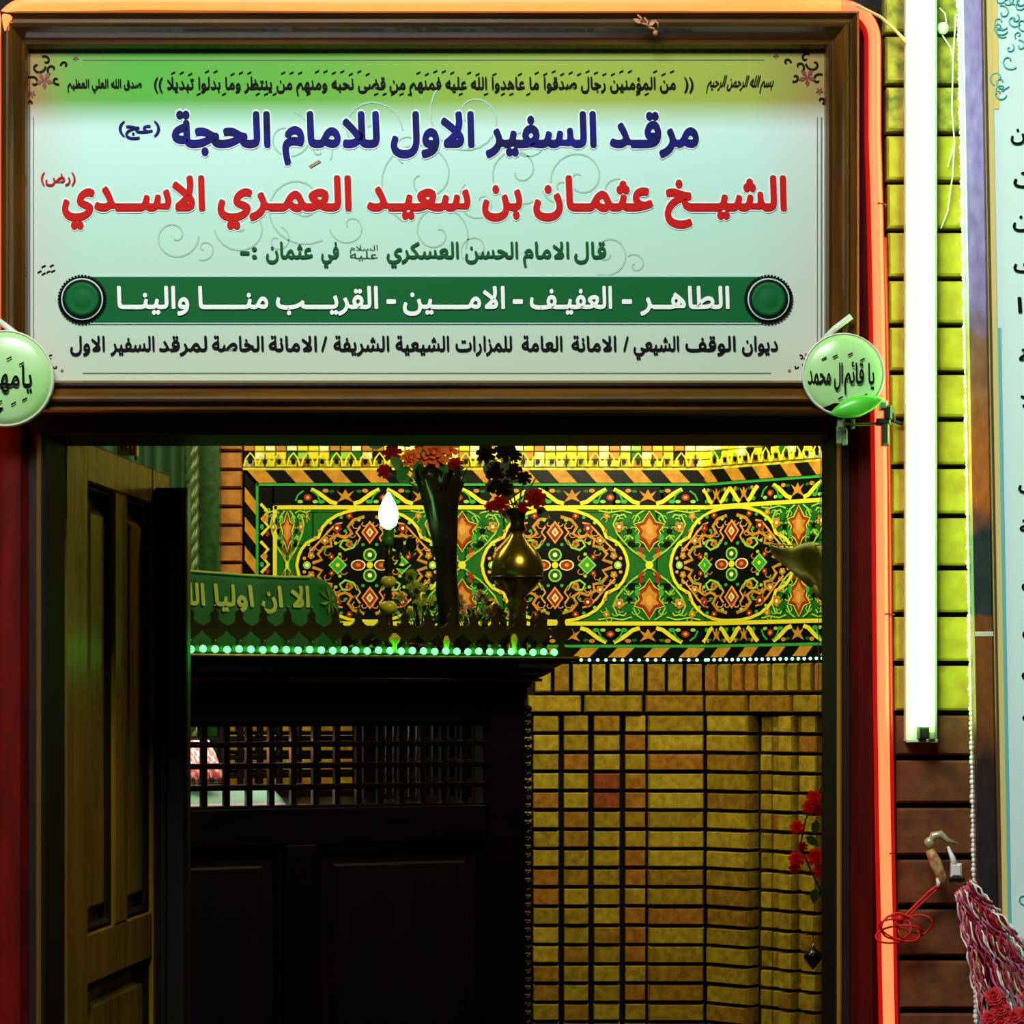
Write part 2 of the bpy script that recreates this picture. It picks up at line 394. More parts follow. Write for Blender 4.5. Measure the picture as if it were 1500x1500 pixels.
def rib(mb, pts, w, h, mi, closed=False):
    q_ = [pts[0]]
    for a, c in zip(pts, pts[1:] + ([pts[0]] if closed else [])):
        if (a[0] - 1033) * (c[0] - 1033) < 0: q_.append((1033, a[1] + (c[1] - a[1]) * (1033 - a[0]) / (c[0] - a[0])))
        q_.append(c)
    pts = q_[:-1] if closed else q_
    n = len(pts); L = []; Rr = []
    for i in range(n):
        a = pts[i - 1] if (closed or i) else pts[i]; c = pts[(i + 1) % n] if (closed or i < n - 1) else pts[i]
        dx, dy = c[0] - a[0], c[1] - a[1]; l = math.hypot(dx, dy) or 1
        L.append((pts[i][0] - dy / l * w / 2, pts[i][1] + dx / l * w / 2)); Rr.append((pts[i][0] + dy / l * w / 2, pts[i][1] - dx / l * w / 2))
    vs = M_(L, h) + M_(Rr, h); fs = [(i, (i + 1) % n, n + (i + 1) % n, n + i) for i in range(n if closed else n - 1)]
    mb.add(vs, fs, mi)
def circ(cx, cy, rx, ry=None, n=14, a0=0): ry = ry or rx; return [(cx + rx * math.cos(a0 + 2 * math.pi * i / n), cy + ry * math.sin(a0 + 2 * math.pi * i / n)) for i in range(n)]
def hline(mb, x0, x1, y, w, h, mi):
    pts = [x0]; x = x0
    while x < x1 - 25: x += 20; pts.append(x)
    pts.append(x1); pts = sorted(set(pts + ([1033] if x0 < 1033 < x1 else [])))
    rib(mb, [(p, y) for p in pts], w, h, mi)
# field tiles
for (a, c) in [(402, 458), (458, 514), (514, 570), (570, 626), (626, 682), (682, 738), (738, 794), (794, 850), (850, 906), (906, 962), (962, 998), (998, 1033), (1033, 1074), (1074, 1115), (1115, 1160), (1160, 1205), (1205, 1250)]:
    for (u, v) in ((745, 801), (801, 857), (857, 913)): piece('tile', UT[G], fr, a + .4, c - .4, u + .4, v - .4, -.02, .004)
# dark ground slabs of the borders
for (a, c) in [(400, 500), (500, 600), (600, 700), (700, 800), (800, 900), (900, 970), (970, 1033), (1033, 1090), (1090, 1150), (1150, 1250)]:
    for (u, v) in ((712, 741), (917, 945)): piece('border_tile', UT[K], fr, a + .4, c - .4, u, v, -.02, .004)
for u in range(712, 960, 50): piece('border_tile', UT[K], fr, 377, 399, u, min(u + 49, 962), -.02, .004)
# black and ochre slanted stripe tiles
def slant(x0, x1, y0, y1, sh, mi):
    b = MB(); ps = [(x0, y0), (x1, y0), (x1 + sh, y1), (x0 + sh, y1)]
    poly(b, ps, .010, 0, .03); return b.build('stripe_tile', TM[mi], fr)
x = 362.; k = 0
while x < 1240:
    w = 27.5 if x < 1020 else 20.5
    slant(x, x + w - .8, 689, 707.5, 17 if x < 1015 else 12, K if k % 2 else O); x += w; k += 1
x = 800.; k = 0
while x < 1240:
    w = 26 if x < 1020 else 20
    slant(x, x + w - .8, 949, 963, -14 if x < 1020 else -11, K if k % 2 else O); x += w; k += 1
y = 692.; k = 0
while y < 960:
    b = MB(); ps = [(359, y), (375, y + 20), (375, y + 41), (359, y + 21)]; b.prism(M_(ps, .010), M_(ps, -.02)); b.build('stripe_tile', TM[O if k % 2 else K], fr); y += 21.6; k += 1
# lines
b = MB()
hline(b, 376, 1245, 710, 4, .0075, MG); hline(b, 402, 1245, 743.5, 6, .008, Y); hline(b, 400, 1245, 913.5, 6, .008, Y); hline(b, 400, 1245, 946.5, 4, .0075, MG)
hline(b, 402, 1245, 749, 2, .0072, G); hline(b, 356, 1245, 687, 3.5, .0075, Y)
rib(b, [(377, 708), (377, 965)], 4, .0075, MG); rib(b, [(403, 741), (403, 914)], 6, .008, Y)
b.build('border_line', TM, fr)
# garland border
b = MB()
def garland(x, y, sx, up):
    s = 1 if up else -1
    rib(b, [(x - 50 * sx, y + 10 * s), (x - 38 * sx, y + 4 * s), (x - 22 * sx, y - 8 * s), (x - 12 * sx, y - 11 * s)], 6, .0075, Y)
    rib(b, [(x + 50 * sx, y + 10 * s), (x + 38 * sx, y + 4 * s), (x + 22 * sx, y - 8 * s), (x + 12 * sx, y - 11 * s)], 6, .0075, Y)
    poly(b, [(x, y - 10), (x + 4 * sx, y - 3), (x + 13 * sx, y - 8), (x + 6 * sx, y + 1), (x + 12 * sx, y + 9), (x, y + 4), (x - 12 * sx, y + 9), (x - 6 * sx, y + 1), (x - 13 * sx, y - 8), (x - 4 * sx, y - 3)], .0078, O)
    for q in (-1, 1):
        poly(b, circ(x + q * 29 * sx, y + 8 * s, 4.5 * sx, 3), .0076, O); poly(b, circ(x + q * 35 * sx, y - 8 * s, 5 * sx, 3), .0076, MG)
        poly(b, circ(x + q * 20 * sx, y + 7 * s, 4 * sx, 2.4), .0076, G)
def tuft(x, y, sx, s):
    poly(b, circ(x, y - 2 * s, 6 * sx, 5), .0076, RD); poly(b, circ(x, y - 2 * s, 3 * sx, 2.5, 8), .0084, PC)
    for q in (-1, 1):
        rib(b, [(x + q * 6 * sx, y + 8 * s), (x + q * 14 * sx, y + 2 * s), (x + q * 18 * sx, y - 7 * s)], 2.6, .0077, MG); poly(b, circ(x + q * 11 * sx, y - 8 * s, 4 * sx, 2.6), .0076, LG)
for x in (506, 617, 727, 838, 949): garland(x, 727, 1, False)
for x in (451, 562, 672, 783, 894, 1004): tuft(x, 727, 1, -1)
for x in (838, 949): garland(x, 931, 1, True)
for x in (894, 1004): tuft(x, 931, 1, 1)
for x in (1051, 1091): garland(x, 727, .42, False); garland(x, 931, .42, True)
for x in (1170, 1250): garland(x, 727, .72, False); garland(x, 931, .72, True)
for x in (1130, 1210): tuft(x, 727, .7, -1); tuft(x, 931, .7, 1)
for y in (760, 815, 870): 
    rib(b, [(382, y - 22), (393, y - 10), (384, y), (394, y + 12), (383, y + 24)], 4.5, .0075, Y); poly(b, circ(388, y, 4, 5), .0077, O); poly(b, circ(392, y + 22, 3, 4), .0077, RD); poly(b, circ(384, y + 12, 3, 4), .0077, MG)
b.build('garland_border', TM, fr)['kind'] = 'stuff'
# medallions
def medout(cx, cy, hw, hh, k=1.0):
    q = [(0, -1), (.15, -.995), (.3, -.96), (.45, -.89), (.57, -.79), (.65, -.67), (.685, -.56), (.70, -.50), (.77, -.46), (.86, -.40), (.93, -.29), (.975, -.16), (1, 0)]
    pts = [(a, c) for a, c in q]; pts += [(a, -c) for a, c in q[-2::-1]]; pts += [(-a, c) for a, c in pts[-2:0:-1]]
    return [(cx + a * hw * k, cy + c * hh * k) for a, c in pts]
def flower(mb, cx, cy, r, fx, mo, mc, h=.0095):
    for i in range(5):
        a = 2 * math.pi * i / 5 + .3; poly(mb, circ(cx + math.cos(a) * r * .62 * fx, cy + math.sin(a) * r * .62, r * .48 * fx, r * .48, 8), h, mo)
    poly(mb, circ(cx, cy, r * .36 * fx, r * .36, 8), h + .0008, mc)
def diamond(cx, cy, r, fx, n=4): return [(cx, cy - r), (cx + r * .75 * fx, cy), (cx, cy + r), (cx - r * .75 * fx, cy)]
def medallion(cx, fx):
    cy = 828; hw = 107 * fx; hh = 82; b = MB()
    poly(b, medout(cx, cy, hw, hh, .985), .0075, K); rib(b, medout(cx, cy, hw, hh), 4.5, .0085, Y, True)
    # ring of arabesque between outline and centre
    for q in range(4):
        sxn = 1 if q in (0, 3) else -1; syn = 1 if q < 2 else -1
        pt = lambda u, v: (cx + sxn * u * fx, cy + syn * v)
        rib(b, [pt(8, 71), pt(24, 66), pt(32, 56), pt(26, 46), pt(36, 40), pt(48, 44), pt(58, 38), pt(56, 28), pt(68, 26), pt(76, 16), pt(70, 8), pt(84, 3)], 4.6, .0090, O)
        rib(b, [pt(18, 36), pt(24, 26), pt(36, 22), pt(44, 28), pt(40, 36), pt(30, 36)], 3.2, .0088, LG)
        rib(b, [pt(40, 62), pt(50, 60), pt(60, 50), pt(67, 42), pt(76, 32), pt(88, 20)], 2.6, .0088, PC)
        rib(b, [pt(14, 56), pt(20, 48), pt(14, 40), pt(20, 30)], 2.8, .0088, PC)
        flower(b, *pt(48, 54), 6.5, fx, RD, W_); flower(b, *pt(30, 31), 5.5, fx, O, RD); flower(b, *pt(66, 36), 6, fx, O, W_); flower(b, *pt(86, 14), 5, fx, O, Y); flower(b, *pt(30, 72), 4.6, fx, RD, Y)
        flower(b, *pt(56, 12), 4, fx, RD, Y)
        for (u, v, m) in ((42, 70, MG), (58, 62, LG), (74, 50, O), (66, 24, MG), (90, 30, LG), (16, 66, LG), (36, 50, MG), (50, 32, LG), (44, 16, LG), (10, 30, MG), (80, 40, PC), (96, 10, PC)):
            poly(b, circ(*pt(u, v), 2.8 * fx, 2.6, 7), .0092, m)
    for q in range(4):
        sxn = 1 if q in (0, 3) else -1; syn = 1 if q < 2 else -1
        pt = lambda u, v: (cx + sxn * u * fx, cy + syn * v)
        for (u, v, r_) in ((40, 48, 7), (20, 58, 6), (58, 47, 6), (74, 26, 6), (26, 44, 5), (62, 18, 5), (48, 36, 5), (8, 60, 4), (38, 10, 5), (84, 24, 4)):
            rib(b, [(pt(u, v)[0] + r_ * fx * math.cos(w * 1.05), pt(u, v)[1] + r_ * .8 * math.sin(w * 1.05)) for w in range(5)], 1.5, .0087, (PC, LG, O, Y)[int(u) % 4])
    for s in (-1, 1):
        poly(b, diamond(cx, cy + s * 48, 17, fx), .0094, PC); poly(b, diamond(cx, cy + s * 48, 13, fx), .0102, RD); poly(b, diamond(cx, cy + s * 48, 7, fx), .011, W_); poly(b, diamond(cx, cy + s * 48, 4, fx), .0115, O)
        poly(b, diamond(cx + s * 47 * fx, cy, 14, fx * 1.3), .0094, LG); poly(b, diamond(cx + s * 47 * fx, cy, 11, fx * 1.3), .0102, MG); poly(b, circ(cx + s * 47 * fx, cy, 3 * fx, 3, 8), .011, Y)
        poly(b, circ(cx, cy + s * 15, 10 * fx, 10), .0094, LG); poly(b, circ(cx, cy + s * 15, 7.5 * fx, 7.5), .0102, G); poly(b, circ(cx, cy + s * 15, 3.5 * fx, 3.5, 8), .011, W_)
        poly(b, circ(cx + s * 17 * fx, cy, 11 * fx, 8), .0094, W_); poly(b, circ(cx + s * 17 * fx, cy, 9 * fx, 6.5), .0102, RD); poly(b, circ(cx + s * 17 * fx, cy, 3.5 * fx, 3, 8), .011, O)
        poly(b, circ(cx + s * 92 * fx, cy, 6 * fx, 6, 8), .0094, LG); poly(b, circ(cx + s * 92 * fx, cy, 3 * fx, 3, 8), .0102, W_)
    poly(b, circ(cx, cy, 5 * fx, 5, 8), .0108, Y)
    b.build('medallion', TM, fr)
for cx, fx in ((542, 1), (813, 1), (1074, .86)): medallion(cx, fx)
def spandrel(cx, fx):
    b = MB(); cy = 828
    for s in (-1, 1):
        # palmette
        pts = [(0, 27), (7, 16), (17, 10), (13, 0), (20, -9), (9, -12), (0, -26), (-9, -12), (-20, -9), (-13, 0), (-17, 10), (-7, 16)]
        poly(b, [(cx + u * fx, cy + s * (50 - v)) for u, v in pts], .0078, RD); poly(b, [(cx + u * .72 * fx, cy + s * (50 - v * .75)) for u, v in pts], .0088, O)
        poly(b, circ(cx, cy + s * 52, 5 * fx, 8), .0096, PC)
        rib(b, [(cx + u * 1.15 * fx, cy + s * (50 - v * 1.12)) for u, v in pts], 1.5, .0077, Y, True)
        for t in (-1, 1):
            for (u, v, r_) in ((20, 68, 6), (38, 52, 6), (50, 70, 6), (68, 66, 5), (18, 30, 5), (34, 40, 4), (24, 52, 5), (10, 12, 4), (60, 80, 4), (42, 66, 4)):
                rib(b, [(cx + t * (u + r_ * math.cos(w * 1.05)) * fx, cy + s * (v + r_ * .8 * math.sin(w * 1.05))) for w in range(5)], 1.4, .0076, (LG, Y, LG, MG)[int(u + v) % 4])
        for t in (-1, 1):
            pt = lambda u, v: (cx + t * u * fx, cy + s * v)
            rib(b, [pt(3, 4), pt(14, 14), pt(26, 22), pt(38, 34), pt(30, 44), pt(24, 38)], 2.6, .0078, LG)
            rib(b, [pt(38, 34), pt(48, 46), pt(54, 60), pt(48, 72), pt(38, 74), pt(32, 66)], 2.6, .0078, LG)
            rib(b, [pt(26, 76), pt(40, 80), pt(60, 77), pt(76, 80)], 2.2, .0078, LG)
            rib(b, [pt(8, 80), pt(18, 74), pt(24, 62)], 2.2, .0078, LG)
            flower(b, *pt(45, 56), 7.5, fx, O, W_, .0085); flower(b, *pt(64, 72), 5, fx, O, Y, .0085)
            poly(b, circ(*pt(27, 31), 6 * fx, 5, 9), .0080, K); poly(b, circ(*pt(12, 22), 3 * fx, 5, 8), .0080, RD)
            poly(b, [pt(6, 8), pt(15, 12), pt(19, 21), pt(10, 17)], .0082, RD if s > 0 else O)
            poly(b, circ(*pt(34, 64), 6 * fx, 6, 9), .0080, T_ if False else G); poly(b, circ(*pt(18, 40), 4 * fx, 6, 8), .0080, MG)
            poly(b, circ(*pt(30, 50), 5 * fx, 4, 8), .0080, K)
    poly(b, circ(cx, cy, 6 * fx, 6, 9), .009, Y)
    b.build('spandrel_motif', TM, fr)
for cx, fx in ((407 + 14, .45), (677, 1), (951, .98), (1172, .72)): spandrel(cx, fx)
# bright mosaic band at the top
UM = {i: unit('mosaic_tile', TM[i], .12) for i in range(9)}
x = 357.; k = 0
while x < 1225:
    w = 15.75 if x < 1020 else 12.2
    if x < 1033 < x + w: w = 1033 - x
    row = [(634, 650), (650, 662), (662, 674), (674, 685.5)]
    for j, (u, v) in enumerate(row):
        mi = random.choice([Y, Y, Y, O, W_, W_, LG])
        if j == 0: mi = K if k % 4 == 1 else random.choice([Y, Y, O])
        if j == 1: mi = random.choice([Y, W_, LG, Y, Y, W_, O])
        if j == 2 and k % 2 == 0: mi = random.choice([K, O, Y, G])
        if j == 3: mi = random.choice([Y, Y, Y, W_, O])
        piece('mosaic_tile', UM[mi], fr, x + .5, x + w - .5, u + .5, v - .5, -.02, .004 + random.random() * .012)
    x += w; k += 1
b = MB(); x = 357.
while x < 1225:
    w = 21 if x < 1010 else 15
    if not (x < 1033 < x + w):
        rib(b, [(x + 1, 684), (x + w * .2, 672), (x + w * .5, 664), (x + w * .8, 672), (x + w - 1, 684)], 2.6, .020, Y)
        poly(b, circ(x + w * .5, 677, w * .16, 4, 8), .021, K)
    x += w
b.build('arch_row', TM, fr)['kind'] = 'stuff'
# small led string under the frieze
ls = thing('light_string', 'thin string of tiny white-green lights under the tile frieze', 'string lights', W(826, 967, .02))
bl = MB(); bl.ball((0, 0, 0), .006, 8); bme = bl.build('bulb', LED2, ls); bme.location = W(827, 967, .018); bm0 = bme.data
xs = [839 + i * 12.1 for i in range(16)] + [1033 + i * 8.8 for i in range(22)]
for x in xs:
    o = link('bulb', bm0); o.location = W(x, 967, .018); adopt(o, ls)
adopt(bme, ls)
w_ = MB(); pts = [W(826 + i * 6, 968 + .6 * math.sin(i), .016) for i in range(66)]; w_.tube(pts, .0018, 4); w_.build('wire', DARKM, ls)

# ------------------------------------------------------------------ green stone pilaster and curtain on the left of the back wall
o = MB(); a = P(289, 640, 9.0); c = P(321, 640, 9.0); o.box((a.x, a.y, .0), (c.x, a.y + .12, 3.4)); pil = struct(o.build('trim_2', DKGREEN), 'dark green mottled stone pilaster')
o = MB(); c0 = P(281, 640, 8.9)
for q in range(3):
    o.tube([(c0.x + .012 * math.cos(t * .5 + q * 2.09), c0.y + .012 * math.sin(t * .5 + q * 2.09), 1.2 + t * .012) for t in range(175)], .015, 6)
struct(o.build('trim_3', ROPEG), 'twisted green rope column beside the pilaster')
a = P(190, 640, 8.95)
cu = MB(); n = 24; vs = []; fs = []
for i in range(n):
    x = a.x - .25 + i * (P(272, 0, 8.95).x - a.x + .25) / (n - 1); yv = a.y + .03 * math.sin(i * 1.3)
    vs += [(x, yv, .9), (x, yv, 3.2), (x, yv + .02, .9), (x, yv + .02, 3.2)]
for i in range(n - 1): fs += [(4 * i, 4 * i + 4, 4 * i + 5, 4 * i + 1), (4 * i + 2, 4 * i + 3, 4 * i + 7, 4 * i + 6)]
fs += [(0, 1, 3, 2), (4 * n - 4, 4 * n - 2, 4 * n - 1, 4 * n - 3)]
cu.add(vs, fs, 0, True); tag(cu.build('curtain', mat('dark green curtain cloth', (16, 62, 26), .7)), 'dark green curtain hanging behind the open door leaf', 'curtain')
lamp = thing('wall_lamp', 'pale round lamp shade showing under the door header, upper left', 'lamp', P(245, 640, 8.0))
o = MB(); c0 = P(245, 612, 8.0); o.lathe(c0, [(.01, .06), (.06, .045), (.085, .0), (.075, -.035), (.045, -.062), (.005, -.07)], 20); o.build('shade', mat('pale green glass shade', (150, 160, 70), .3), lamp)
o = MB(); o.lathe(c0 + Vector((0, 0, .05)), [(.02, 0), (.02, .1), (.008, .12), (.008, 1.05)], 12); o.build('stem', BRASSD, lamp)
o = MB(); c1 = P(190, 640, 7.0); o.box((c1.x - .03, c1.y, c1.z - .05), (c1.x + .02, c1.y + .03, c1.z + .12)); 
for i in range(5): o.tube([(c1.x - .03 + i * .012, c1.y - .004, c1.z - .05 + .02 * math.sin(t * 1.2 + i) + t * .02) for t in range(8)], .004, 5)
o.box((c1.x - .02, c1.y, c1.z + .12), (c1.x + .01, c1.y + .03, 3.45))
tag(o.build('carved_bracket', BRASS), 'small gilt carved bracket above the open door leaf', 'bracket')

# ------------------------------------------------------------------ shrine
A1 = R(25); U = Vector((math.cos(A1), math.sin(A1), 0)); N = Vector((math.sin(A1), -math.cos(A1), 0)); RC = Vector((.0346, 6.4 - DC, 0))
SL, SD = 1.55, 1.0
def S(s, off, z): return RC - U * s + N * off + Vector((0, 0, z))     # s metres left of the right corner, off in front of the face
def s_of(px, off):
    k = (px - 750) / F; p = RC + N * off
    return (p.x - k * (p.y + DC)) / (U.x - k * U.y)
def zs(py, s, off): return ZC + (HY - py) * (S(s, off, 0).y + DC) / F
sh = thing('wooden_shrine', 'dark carved wooden shrine with lattice window and moulded cornice', 'shrine', RC - U * (SL / 2) - N * (SD / 2))
MS = Matrix(((-U.x, N.x * -1, 0, RC.x), (-U.y, N.y * -1, 0, RC.y), (0, 0, 1, 0), (0, 0, 0, 1)))   # local x = s, local y = depth inward
def sbox(name, s0, s1, y0, y1, z0, z1, m=SHR, parent=None, bev=.004):
    b = MB(); b.bbox((s0, y0, z0), (s1, y1, z1), bev, 0, MS); return b.build(name, m, parent or sh)
gs1 = s_of(706, 0); sa = s_of(419, 0); sb = s_of(464, 0); sc_ = s_of(710, 0)
sbox('corner_post', 0, .105, 0, .08, .05, 1.62); sbox('corner_post', SL - .1, SL, 0, .08, .05, 1.62)
sbox('corner_post', 0, .08, SD - .08, SD, .05, 1.62); sbox('corner_post', SL - .08, SL, SD - .08, SD, .05, 1.62)
sbox('plinth', -.03, SL + .03, -.03, SD + .03, 0, .08)
sbox('rail', .105, SL - .1, .003, .06, 1.255, 1.345); sbox('rail', .105, SL - .1, .003, .06, 1.55, 1.62); sbox('rail', .105, SL - .1, .003, .06, .08, .2)
sbox('rail', .003, .06, .08, SD - .08, 1.255, 1.345); sbox('rail', .003, .06, .08, SD - .08, 1.55, 1.62)
sbox('rail', .08, SL - .08, SD - .06, SD, 1.255, 1.345); sbox('rail', .08, SL - .08, SD - .06, SD, 1.55, 1.62)
sbox('stile', sb - .002, sa + .002, .002, .06, .2, 1.256)
PAN = mat('shrine panel wood', (34, 12, 9), .4, noise=.25, nscale=5, stretch=(3, 3, .7))
for (a, c) in ((.105, sb), (sa, sa + .42), (sa + .5, SL - .1)):
    pn = sbox('panel', a - .003, c + .003, .030, .05, .19, 1.26, PAN, bev=.002)
    f = MB()
    for (s0, s1, z0, z1) in ((a, a + .02, .2, 1.255), (c - .02, c, .2, 1.255), (a, c, .2, .22), (a, c, 1.237, 1.255)): f.bbox((s0, .012, z0), (s1, .032, z1), .008, 0, MS)
    f.build('panel_moulding', SHR, pn)
    sbox('raised_field', a + .05, c - .05, .022, .034, .25, 1.205, PAN, pn, .006)
sbox('stile', sa + .42, sa + .5, .002, .06, .2, 1.256)
sbox('side_panel', .012, .03, .08, SD - .08, .08, 1.256); sbox('back_panel', .08, SL - .08, SD - .03, SD - .01, .08, 1.256); sbox('end_panel', SL - .03, SL - .012, .08, SD - .08, .08, 1.256)
sbox('frieze_board', -.004, SL + .004, -.004, SD + .004, 1.61, 1.655)
# beaded strip on the right corner
b = MB(); z = .2
while z < 1.6: b.ball(S(-.006, .0, z), .011, 8, 0, (1, 1, .9)); z += .021
b.build('beaded_edge', SHRV, sh)
# cornice
prof = [(0, 1.64), (.008, 1.64), (.012, 1.652), (.022, 1.655), (.022, 1.662), (.034, 1.668), (.046, 1.676), (.054, 1.688), (.068, 1.697), (.085, 1.699), (.085, 1.703), (.1, 1.706), (.102, 1.712), (.1, 1.718), (.0, 1.718)]
b = MB(); vs = []; m = len(prof)
for (sx, sy) in ((-1, -1), (1, -1), (1, 1), (-1, 1)):
    for (o_, z) in prof: vs.append(MS @ Vector(((SL + o_) if sx > 0 else -o_, (SD + o_) if sy > 0 else -o_, z)))
fs = [(i * m + k, ((i + 1) % 4) * m + k, ((i + 1) % 4) * m + k + 1, i * m + k + 1) for i in range(4) for k in range(m - 1)]
b.add(vs, fs); b.build('cornice', mat('cornice wood', (36, 20, 10), .22, coat=.4), sh)
b = MB(); b.tube([MS @ Vector((-.03, -.0305, 1.6585)), MS @ Vector((SL + .03, -.0305, 1.6585))], .0042, 8); b.build('cornice_highlight', mat('pink highlight bead', (176, 104, 84), .25), sh)  # pinkish highlight of the cornice, put in as a coloured bead
b = MB(); b.tube([MS @ Vector((-.1, -.1025, 1.7125)), MS @ Vector((SL + .1, -.1025, 1.7125))], .0035, 8); b.build('cornice_highlight', mat('led glint bead', (170, 140, 40), .3, metal=.6), sh)  # gold glint of the led string on the edge, put in as a bead
sbox('top_board', 0, SL, 0, SD, 1.70, 1.7182)
# lattices: front, right side, back
def grille(p0, axis, length, off_y, thick, tone, pitch):
    g = bpy.data.objects.new('lattice', None); COL.objects.link(g); g.location = (MS @ Vector(p0)); adopt0(g)
    z0, z1 = 1.345, 1.55; w = .0145
    n = int(round(length / pitch))
    def bar(lo, hi):
        b = MB(); b.bbox(lo, hi, .003, 0, MS); return b.build('lattice_bar', tone, g)
    for i in range(n + 1):
        a = i * length / n
        if axis == 's': bar((p0[0] + a - w / 2, p0[1], z0), (p0[0] + a + w / 2, p0[1] + thick, z1))
        else: bar((p0[0], p0[1] + a - w / 2, z0), (p0[0] + thick, p0[1] + a + w / 2, z1))
    for zz in (1.345, 1.396, 1.448, 1.500, 1.550):
        q = .0015
        if axis == 's': bar((p0[0], p0[1] - q, zz - w / 2), (p0[0] + length, p0[1] + thick - q, zz + w / 2))
        else: bar((p0[0] - q, p0[1], zz - w / 2), (p0[0] + thick - q, p0[1] + length, zz + w / 2))
    return g
def adopt0(g):
    g.parent = sh; g.matrix_parent_inverse = worldM(sh).inverted()
pitch = (s_of(322.2, 0) - s_of(672, 0)) / 11
grille((.105, .012, 0), 's', pitch * round((SL - .205) / pitch), 0, .02, SHR, pitch)
grille((.015, .08, 0), 'y', SD - .16, 0, .02, SHR, pitch)
grille((.08, SD - .04, 0), 's', SL - .16, 0, .02, SHR, pitch)
# carved cresting
cr = []
def crest_unit():
    hw = .0305; H = .106
    g = [(0, .000), (0.0, .004), (.006, .008), (.012, .013), (.009, .018), (.022, .022), (.0265, .029), (.024, .036), (.012, .044), (.004, .053), (.0, .055), (.0, .066), (.006, .069), (.016, .074), (.0225, .081), (.0235, .088), (.021, .093), (.024, .099), (.0285, .104), (.0305, .108)]
    right = [(hw - a, z) for a, z in g]; left = [(-(hw - a), z) for a, z in g]
    loop = right + [(0, .112)] + left[::-1]
    b = MB(); fr_ = [Vector((x, -.006, z)) for x, z in loop]; bk = [Vector((x, .006, z)) for x, z in loop]
    n = len(g)
    vs = []; fs = []
    for i, (a, z) in enumerate(g):
        vs += [(-(hw - a) - .0001, -.006, z), (hw - a + .0001, -.006, z), (-(hw - a), .006, z), (hw - a, .006, z)]
    for i in range(n - 1):
        k = 4 * i; fs += [(k, k + 1, k + 5, k + 4), (k + 2, k + 6, k + 7, k + 3), (k, k + 4, k + 6, k + 2), (k + 1, k + 3, k + 7, k + 5)]
    b.add(vs, fs); b.ball((0, 0, .112), .0045, 6)
    b.ball((0, -.006, .03), .004, 6); 
    me = bpy.data.meshes.new('crest_piece'); me.from_pydata(b.v, [], b.f); me.materials.append(mat('crest wood', (52, 34, 14), .3)); me.update(); return me
CU = crest_unit(); cst = bpy.data.objects.new('cresting', None); COL.objects.link(cst); cst.location = S(SL / 2, .05, 1.718); adopt0(cst)
def crest(pos, rot):
    o = bpy.data.objects.new('crest_piece', CU); COL.objects.link(o); o.location = pos; o.rotation_euler = (0, 0, rot); adopt(o, cst)
s = -.07
while s < SL + .07: crest(S(s, .062, 1.718), A1); s += .061
y = .04
while y < SD + .05: crest(S(-.07, -y, 1.718), A1 + math.pi / 2); y += .061
s = -.03
while s < SL + .07: crest(S(s, -SD - .05, 1.718), A1); s += .061
# green led string on the cornice edge
l2 = thing('light_string', 'bright green light string along the shrine cornice', 'string lights', S(.5, .085, 1.72))
bl = MB(); bl.ball((0, 0, 0), .0088, 8); s0 = s_of(812, .085); s1 = s_of(262, .085); nl = 34; LM = None
for i in range(nl):
    p = S(s0 + (s1 - s0) * i / (nl - 1), .085, 1.7275 + .001 * math.sin(i * 2.1))
    if LM is None: o = bl.build('bulb', LED); LM = o.data
    else: o = link('bulb', LM)
    o.location = p; adopt(o, l2)
w_ = MB(); w_.tube([S(s0 + (s1 - s0) * i / 60, .085, 1.7205) for i in range(61)], .002, 4); w_.build('wire', mat('green wire', (10, 60, 20), .5), l2)

# green embroidered cloth box
sR = s_of(526, -.14); sL = SL - .1; zt = 1.725
cl = MB(); prof2 = []
n = 44; rows = 10; vs = []; fs = []
ztop = zs(838, s_of(300, -.14), -.14)
def clothpt(i, j):
    t = i / n; s = sR + (sL - sR) * t; v = j / rows
    ztp = ztop - .006 * math.sin(t * 9) - (.05 * max(0, 1 - t * n / 5) ** 2)
    z = zt + (ztp - zt) * v
    off = -.14 + .008 * math.sin(t * 31) * (1 - v) + .004 * math.sin(t * 70 + v * 4) - .03 * v - .12 * max(0, 1 - t * n / 5) ** 1.5
    return S(s, off, z)
for i in range(n + 1):
    for j in range(rows + 1): vs.append(clothpt(i, j))
    vs.append(clothpt(i, rows) + N * -.02 + Vector((0, 0, .004))); vs.append(clothpt(i, rows) - N * .45 + Vector((0, 0, -.004))); q = clothpt(i, 0) - N * .48; vs.append(Vector((q.x, q.y, zt)))
m = rows + 4
for i in range(n):
    for j in range(m - 1): fs.append((i * m + j, i * m + j + 1, (i + 1) * m + j + 1, (i + 1) * m + j))
fs += [tuple(range(m)), tuple(n * m + k for k in range(m - 1, -1, -1))]
cl.add(vs, fs, 0, True); cloth = tag(cl.build('embroidered_cloth', GREENCLOTH), 'green velvet cloth with yellow calligraphy lying over the shrine top', 'cloth')
b = MB()
def cm(px, py, lift):
    s = s_of(px, -.14); t = (s - sR) / (sL - sR); v = (zs(py, s, -.14) - zt) / (ztop - zt)
    v = min(max(v, 0), 1); p = clothpt(t * n, v * rows); return p + N * (.004 + lift)
letters(b, 'الا ان اوليا الله', 258, 458, 886, 30, cm, off=.035, lift=.001)
b.build('calligraphy', GOLDTHREAD, cloth)
b = MB(); b.tube([clothpt(i, rows) + N * .003 for i in range(5, n + 1)], .004, 5); b.build('braid', GOLDTHREAD, cloth)
b = MB()
